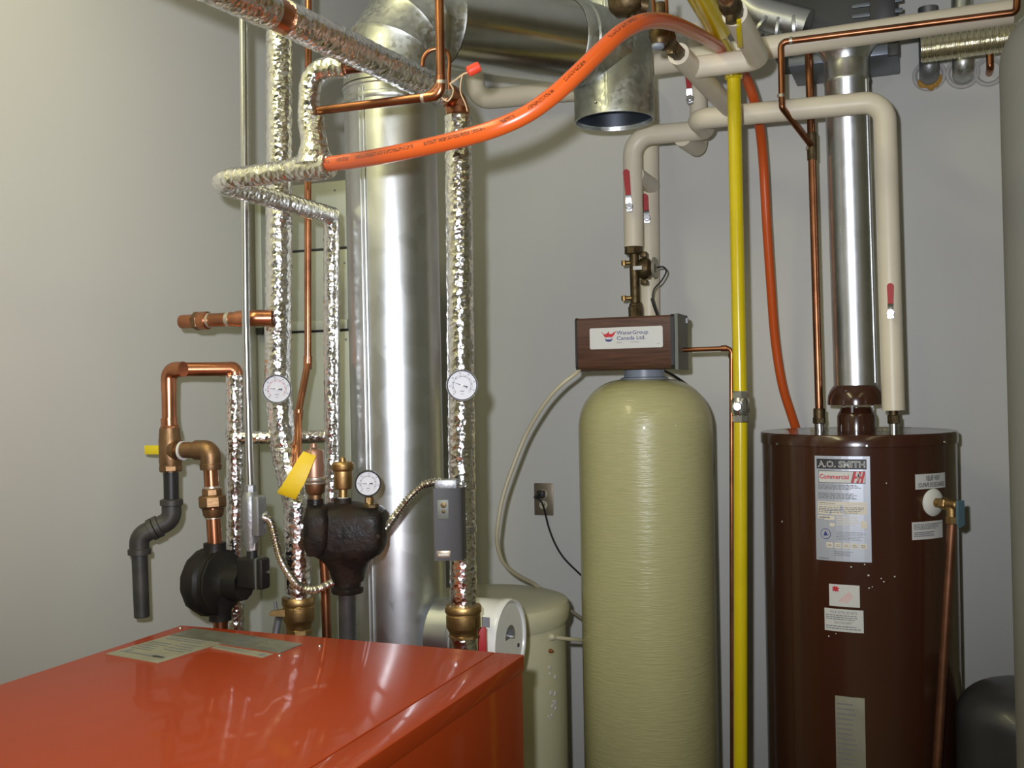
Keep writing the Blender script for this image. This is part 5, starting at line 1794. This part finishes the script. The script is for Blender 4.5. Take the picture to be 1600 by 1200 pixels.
# ------------------------------------------------------------------ black casting with vent, gauge and relief
wk = 2.17
kk = S(1, wk)
cc = W(540, 832, w=wk)
t = thing('air_separator', 'rust-flecked black cast iron air separator in front of the flue', 'air separator', W(542, 910, w=wk))


def sect(px0, px1, py, d0, d1, rnd_=.35):
    """rounded rectangle section in plan at height py, spanning px0..px1 and depths wk+d0..wk+d1"""
    c_ = W((px0 + px1) / 2, py, w=wk + (d0 + d1) / 2)
    hw_ = .5 * S(px1 - px0, wk)
    hd_ = .5 * (d1 - d0)
    pts_ = []
    n_ = 32
    for i in range(n_):
        a_ = 2 * math.pi * i / n_
        ca, sa = math.cos(a_), math.sin(a_)
        e = rnd_
        X_ = math.copysign(abs(ca) ** e, ca) * hw_
        Y_ = math.copysign(abs(sa) ** e, sa) * hd_
        pts_.append(c_ + _h * X_ + _d * Y_)
    return pts_


loops = [sect(520, 568, 908, -.03, .03, .9), sect(515, 572, 890, -.036, .036, .8), sect(508, 578, 876, -.044, .044, .6), sect(501, 588, 869, -.05, .05, .45), sect(493, 598, 863, -.055, .055, .38), sect(486, 602, 852, -.058, .058, .34), sect(485, 603, 832, -.058, .058, .32), sect(485, 603, 810, -.058, .058, .32), sect(488, 601, 799, -.055, .055, .36), sect(497, 594, 793, -.048, .048, .42), sect(512, 560, 786, -.035, .035, .7)]
part(t, 'casting', MB().loft(loops), 'iron_rust')
part(t, 'left_chamber', MB().loft([sect(482, 510, 866, -.062, .0, .6), sect(477, 516, 850, -.07, .01, .5), sect(476, 518, 810, -.07, .01, .5), sect(480, 514, 794, -.062, .0, .6), sect(484, 508, 788, -.05, -.01, .8)]), 'iron_rust')
part(t, 'top_boss', MB().lathe([(20 * kk, 0), (15 * kk, 8 * kk), (14 * kk, 16 * kk), (13.5 * kk, 18 * kk)], W(536, 796, w=wk), Z1, 22), 'iron_rust')
part(t, 'left_boss', MB().lathe([(16 * kk, 0), (13 * kk, 6 * kk), (12.5 * kk, 16 * kk)], W(493, 796, w=wk - .03), Z1, 22), 'iron_rust')
part(t, 'outlet_flange', MB().lathe([(24 * kk, 0), (25 * kk, 3 * kk), (25 * kk, 8 * kk), (21 * kk, 11 * kk), (22 * kk, 20 * kk)], W(543, 926, w=wk), Z1, 24), 'iron_rust')
rnd = random.Random(9)
for px, py in ((505, 822), (498, 812), (590, 838)):
    q = W(px, py, w=wk - .06)
    part(t, 'casting_plug', MB().lathe([(5 * kk, 0), (4 * kk, 4 * kk), (.001, 5 * kk)], q, -_d, 8), 'iron_rust')
single('iron_pipe', MB().tube([W(544, 1050, w=wk + .02), W(542, 918, w=wk + .0)], .5 * S(27, wk), 18), 'iron', 'black iron pipe below the cast air separator', 'pipe')
# air vent
t = thing('air_vent', 'brass can-shaped air vent on top of the black casting', 'air vent', W(536, 780, w=wk))
part(t, 'vent_can', MB().lathe([(13 * kk, 0), (14.5 * kk, 3 * kk), (14.8 * kk, 28 * kk), (16.5 * kk, 30 * kk), (17.5 * kk, 32 * kk), (17.5 * kk, 39 * kk), (15 * kk, 42 * kk), (5 * kk, 43 * kk), (5 * kk, 48 * kk), (3 * kk, 50 * kk), (.001, 50 * kk)], W(536, 764, w=wk), Z1, 32), 'brass')
part(t, 'nipple', MB().cyl(W(536, 782, w=wk), W(536, 762, w=wk), 7.5 * kk, 16), 'brass')
part(t, 'solder_ring', MB().cyl(W(536, 780, w=wk), W(536, 777, w=wk), 8.6 * kk, 16), 'label')
# pressure gauge
tg = dial('pressure_gauge', 575, 755.5, wk - .035, 41, 'white pressure gauge with a black case standing on the casting', 180, 'cord', 24, 'gauge', .022)
part(tg, 'brass_stem', MB().hexa(W(577, 786, w=wk - .025), W(577, 776, w=wk - .025), 7 * kk).cyl(W(577, 792, w=wk - .025), W(577, 784, w=wk - .025), 6 * kk, 14), 'brass')
part(tg, 'bushing', MB().hexa(W(579, 794, w=wk - .025), W(579, 787, w=wk - .025), 13 * kk, seg=8).cyl(W(579, 802, w=wk - .025), W(579, 793, w=wk - .025), 10 * kk, 16), 'bronze_dk')
# feed valve with its yellow tag
wf = wk - .03
kf = S(1, wf)
t = thing('feed_valve', 'copper coloured feed valve on the left of black casting, wearing yellow tag', 'valve', W(493, 790, w=wf))
part(t, 'upper_cap', MB().lathe([(15 * kf, 0), (15 * kf, 40 * kf), (13 * kf, 44 * kf), (6 * kf, 46 * kf), (5 * kf, 54 * kf), (.001, 55 * kf)], W(491, 747, w=wf), Z1, 28), 'satin')
part(t, 'flange', MB().lathe([(17 * kf, 0), (17.5 * kf, 1 * kf), (17.5 * kf, 5 * kf), (16 * kf, 6 * kf)], W(492, 751, w=wf), Z1, 28).lathe([(17 * kf, 0), (17.5 * kf, 1 * kf), (17.5 * kf, 3 * kf), (16 * kf, 4 * kf)], W(492, 756, w=wf), Z1, 28), 'solder')
part(t, 'lower_body', MB().lathe([(9 * kf, 0), (10 * kf, 4 * kf), (10 * kf, 13 * kf), (15 * kf, 18 * kf), (16.5 * kf, 30 * kf)], W(493, 786, w=wf), Z1, 28), 'bronze')
wtag = wf - .045
tg_ = [W(476, 703, w=wtag + .01), W(487, 701, w=wtag + .01), W(495, 713, w=wtag + .008), W(480, 748, w=wtag - .006), W(463, 779, w=wtag), W(433, 769, w=wtag), W(455, 735, w=wtag - .006)]
nt_ = -FW
t = thing('paper_tag', 'curled yellow tag hanging from the copper coloured feed valve', 'tag', tg_[4])
mb = MB()
rows = [((474, 705), (494, 712)), ((466, 716), (489, 724)), ((457, 731), (482, 741)), ((448, 746), (475, 757)), ((440, 759), (468, 769)), ((433, 768), (463, 778)), ((434, 771), (462, 781))]
dep = [.012, .004, -.002, -.004, -.002, .003, .008]
lp = []
for (a, b), d_ in zip(rows, dep):
    A, B = W(*a, w=wtag + d_), W(*b, w=wtag + d_)
    m1 = A.lerp(B, .5) + FW * -.003
    lp.append([A, m1, B, B + FW * .0015, m1 + FW * .0015, A + FW * .0015])
mb.loft(lp)
part(t, 'tag_sheet', mb, 'tag')
part(t, 'tie_wire', MB().tube(spline([W(484, 708, w=wtag + .006), W(488, 700, w=wf - .03), W(496, 702, w=wf - .02)]), .0012, 6), 'steel')
# aquastat box on the right riser
wa = WR - .085
ka = S(1, wa)
zA, zB = W(700, 763, w=wa).z, W(700, 876, w=wa).z
fa = W(700, 820, w=wa)
axx = (_h * math.cos(.42) - _d * math.sin(.42)).normalized()   # box turned a little
ay_ = V((-axx.y, axx.x, 0))
axx = _h
ay_ = _d
t = thing('aquastat_control', 'grey slab-like control box strapped to the foil pipe by the flue', 'control box', W(700, 878, w=wa))
wbx = S(48, wa)
out = [(-.5 * wbx, 0), (.30 * wbx, 0), (.40 * wbx, .004), (.5 * wbx, .022), (.5 * wbx, .055), (-.5 * wbx, .055)]
cb_ = V((fa.x, fa.y, zB)) + _h * S(2, wa)
part(t, 'cover', MB().prism(out, cb_, axx, ay_, Z1, zA - zB), 'greybox')
part(t, 'conduit_clamp', MB().box(W(697, 756, w=wa + .02), (.046, .03, .02), (_h, _d, Z1), bev=.003), 'steel_dk')
part(t, 'window', MB().box(W(692, 796, w=wa - .001), (18 * ka, .002, 30 * ka), (_h, _d, Z1), bev=.0006), 'greyside')
part(t, 'set_knob', MB().lathe([(5 * ka, 0), (5 * ka, .003), (.001, .004)], W(693, 789, w=wa - .002), -_d, 8).lathe([(3.2 * ka, 0), (3 * ka, .003), (.001, .004)], W(693, 799, w=wa - .002), -_d, 10), 'bronze_dk')
part(t, 'maker_plate', MB().box(W(693, 866, w=wa - .0006), (22 * ka, .002, 11 * ka), (_h, _d, Z1), bev=.0006), 'brownplate')
fpl = lambda x, y: W(693, 867, w=wa - .0022) + _h * x + Z1 * y
part(t, 'maker_print', MB().finelines(fpl, -.010, .014, -.003, .003, 1, 0, .6, 40), 'label')
part(t, 'strap', MB().lathe([(RR + .001, 0), (RR + .003, .002), (RR + .003, .014), (RR + .001, .016)], W(722, 832, w=WR), Z1, 28, caps=False), 'steel')
armored('armoured_cable', [W(597, 832, w=wk + .02), W(606, 822, w=wk + .0), W(622, 800, w=wk - .02), W(640, 777, w=wk - .03), W(660, 759, w=wk - .03), W(680, 753, w=wa + .015), W(690, 753, w=wa + .02)], .5 * S(10, 2.15), 'coiled steel armoured cable from the black casting up to the grey control box')
t = thing('red_handle_valve', 'red valve handle low behind the bronze check valve beside draught regulator', 'valve', W(753, 1030, w=WR + .03))
part(t, 'grip', MB().box(W(753, 1005, w=WR + .05), (.020, .006, .07), (_h, _d, Z1), bev=.0025), 'red')
part(t, 'stem', MB().cyl(W(753, 1030, w=WR + .05), W(730, 1030, w=WR + .02), .006, 10), 'steel_dk')
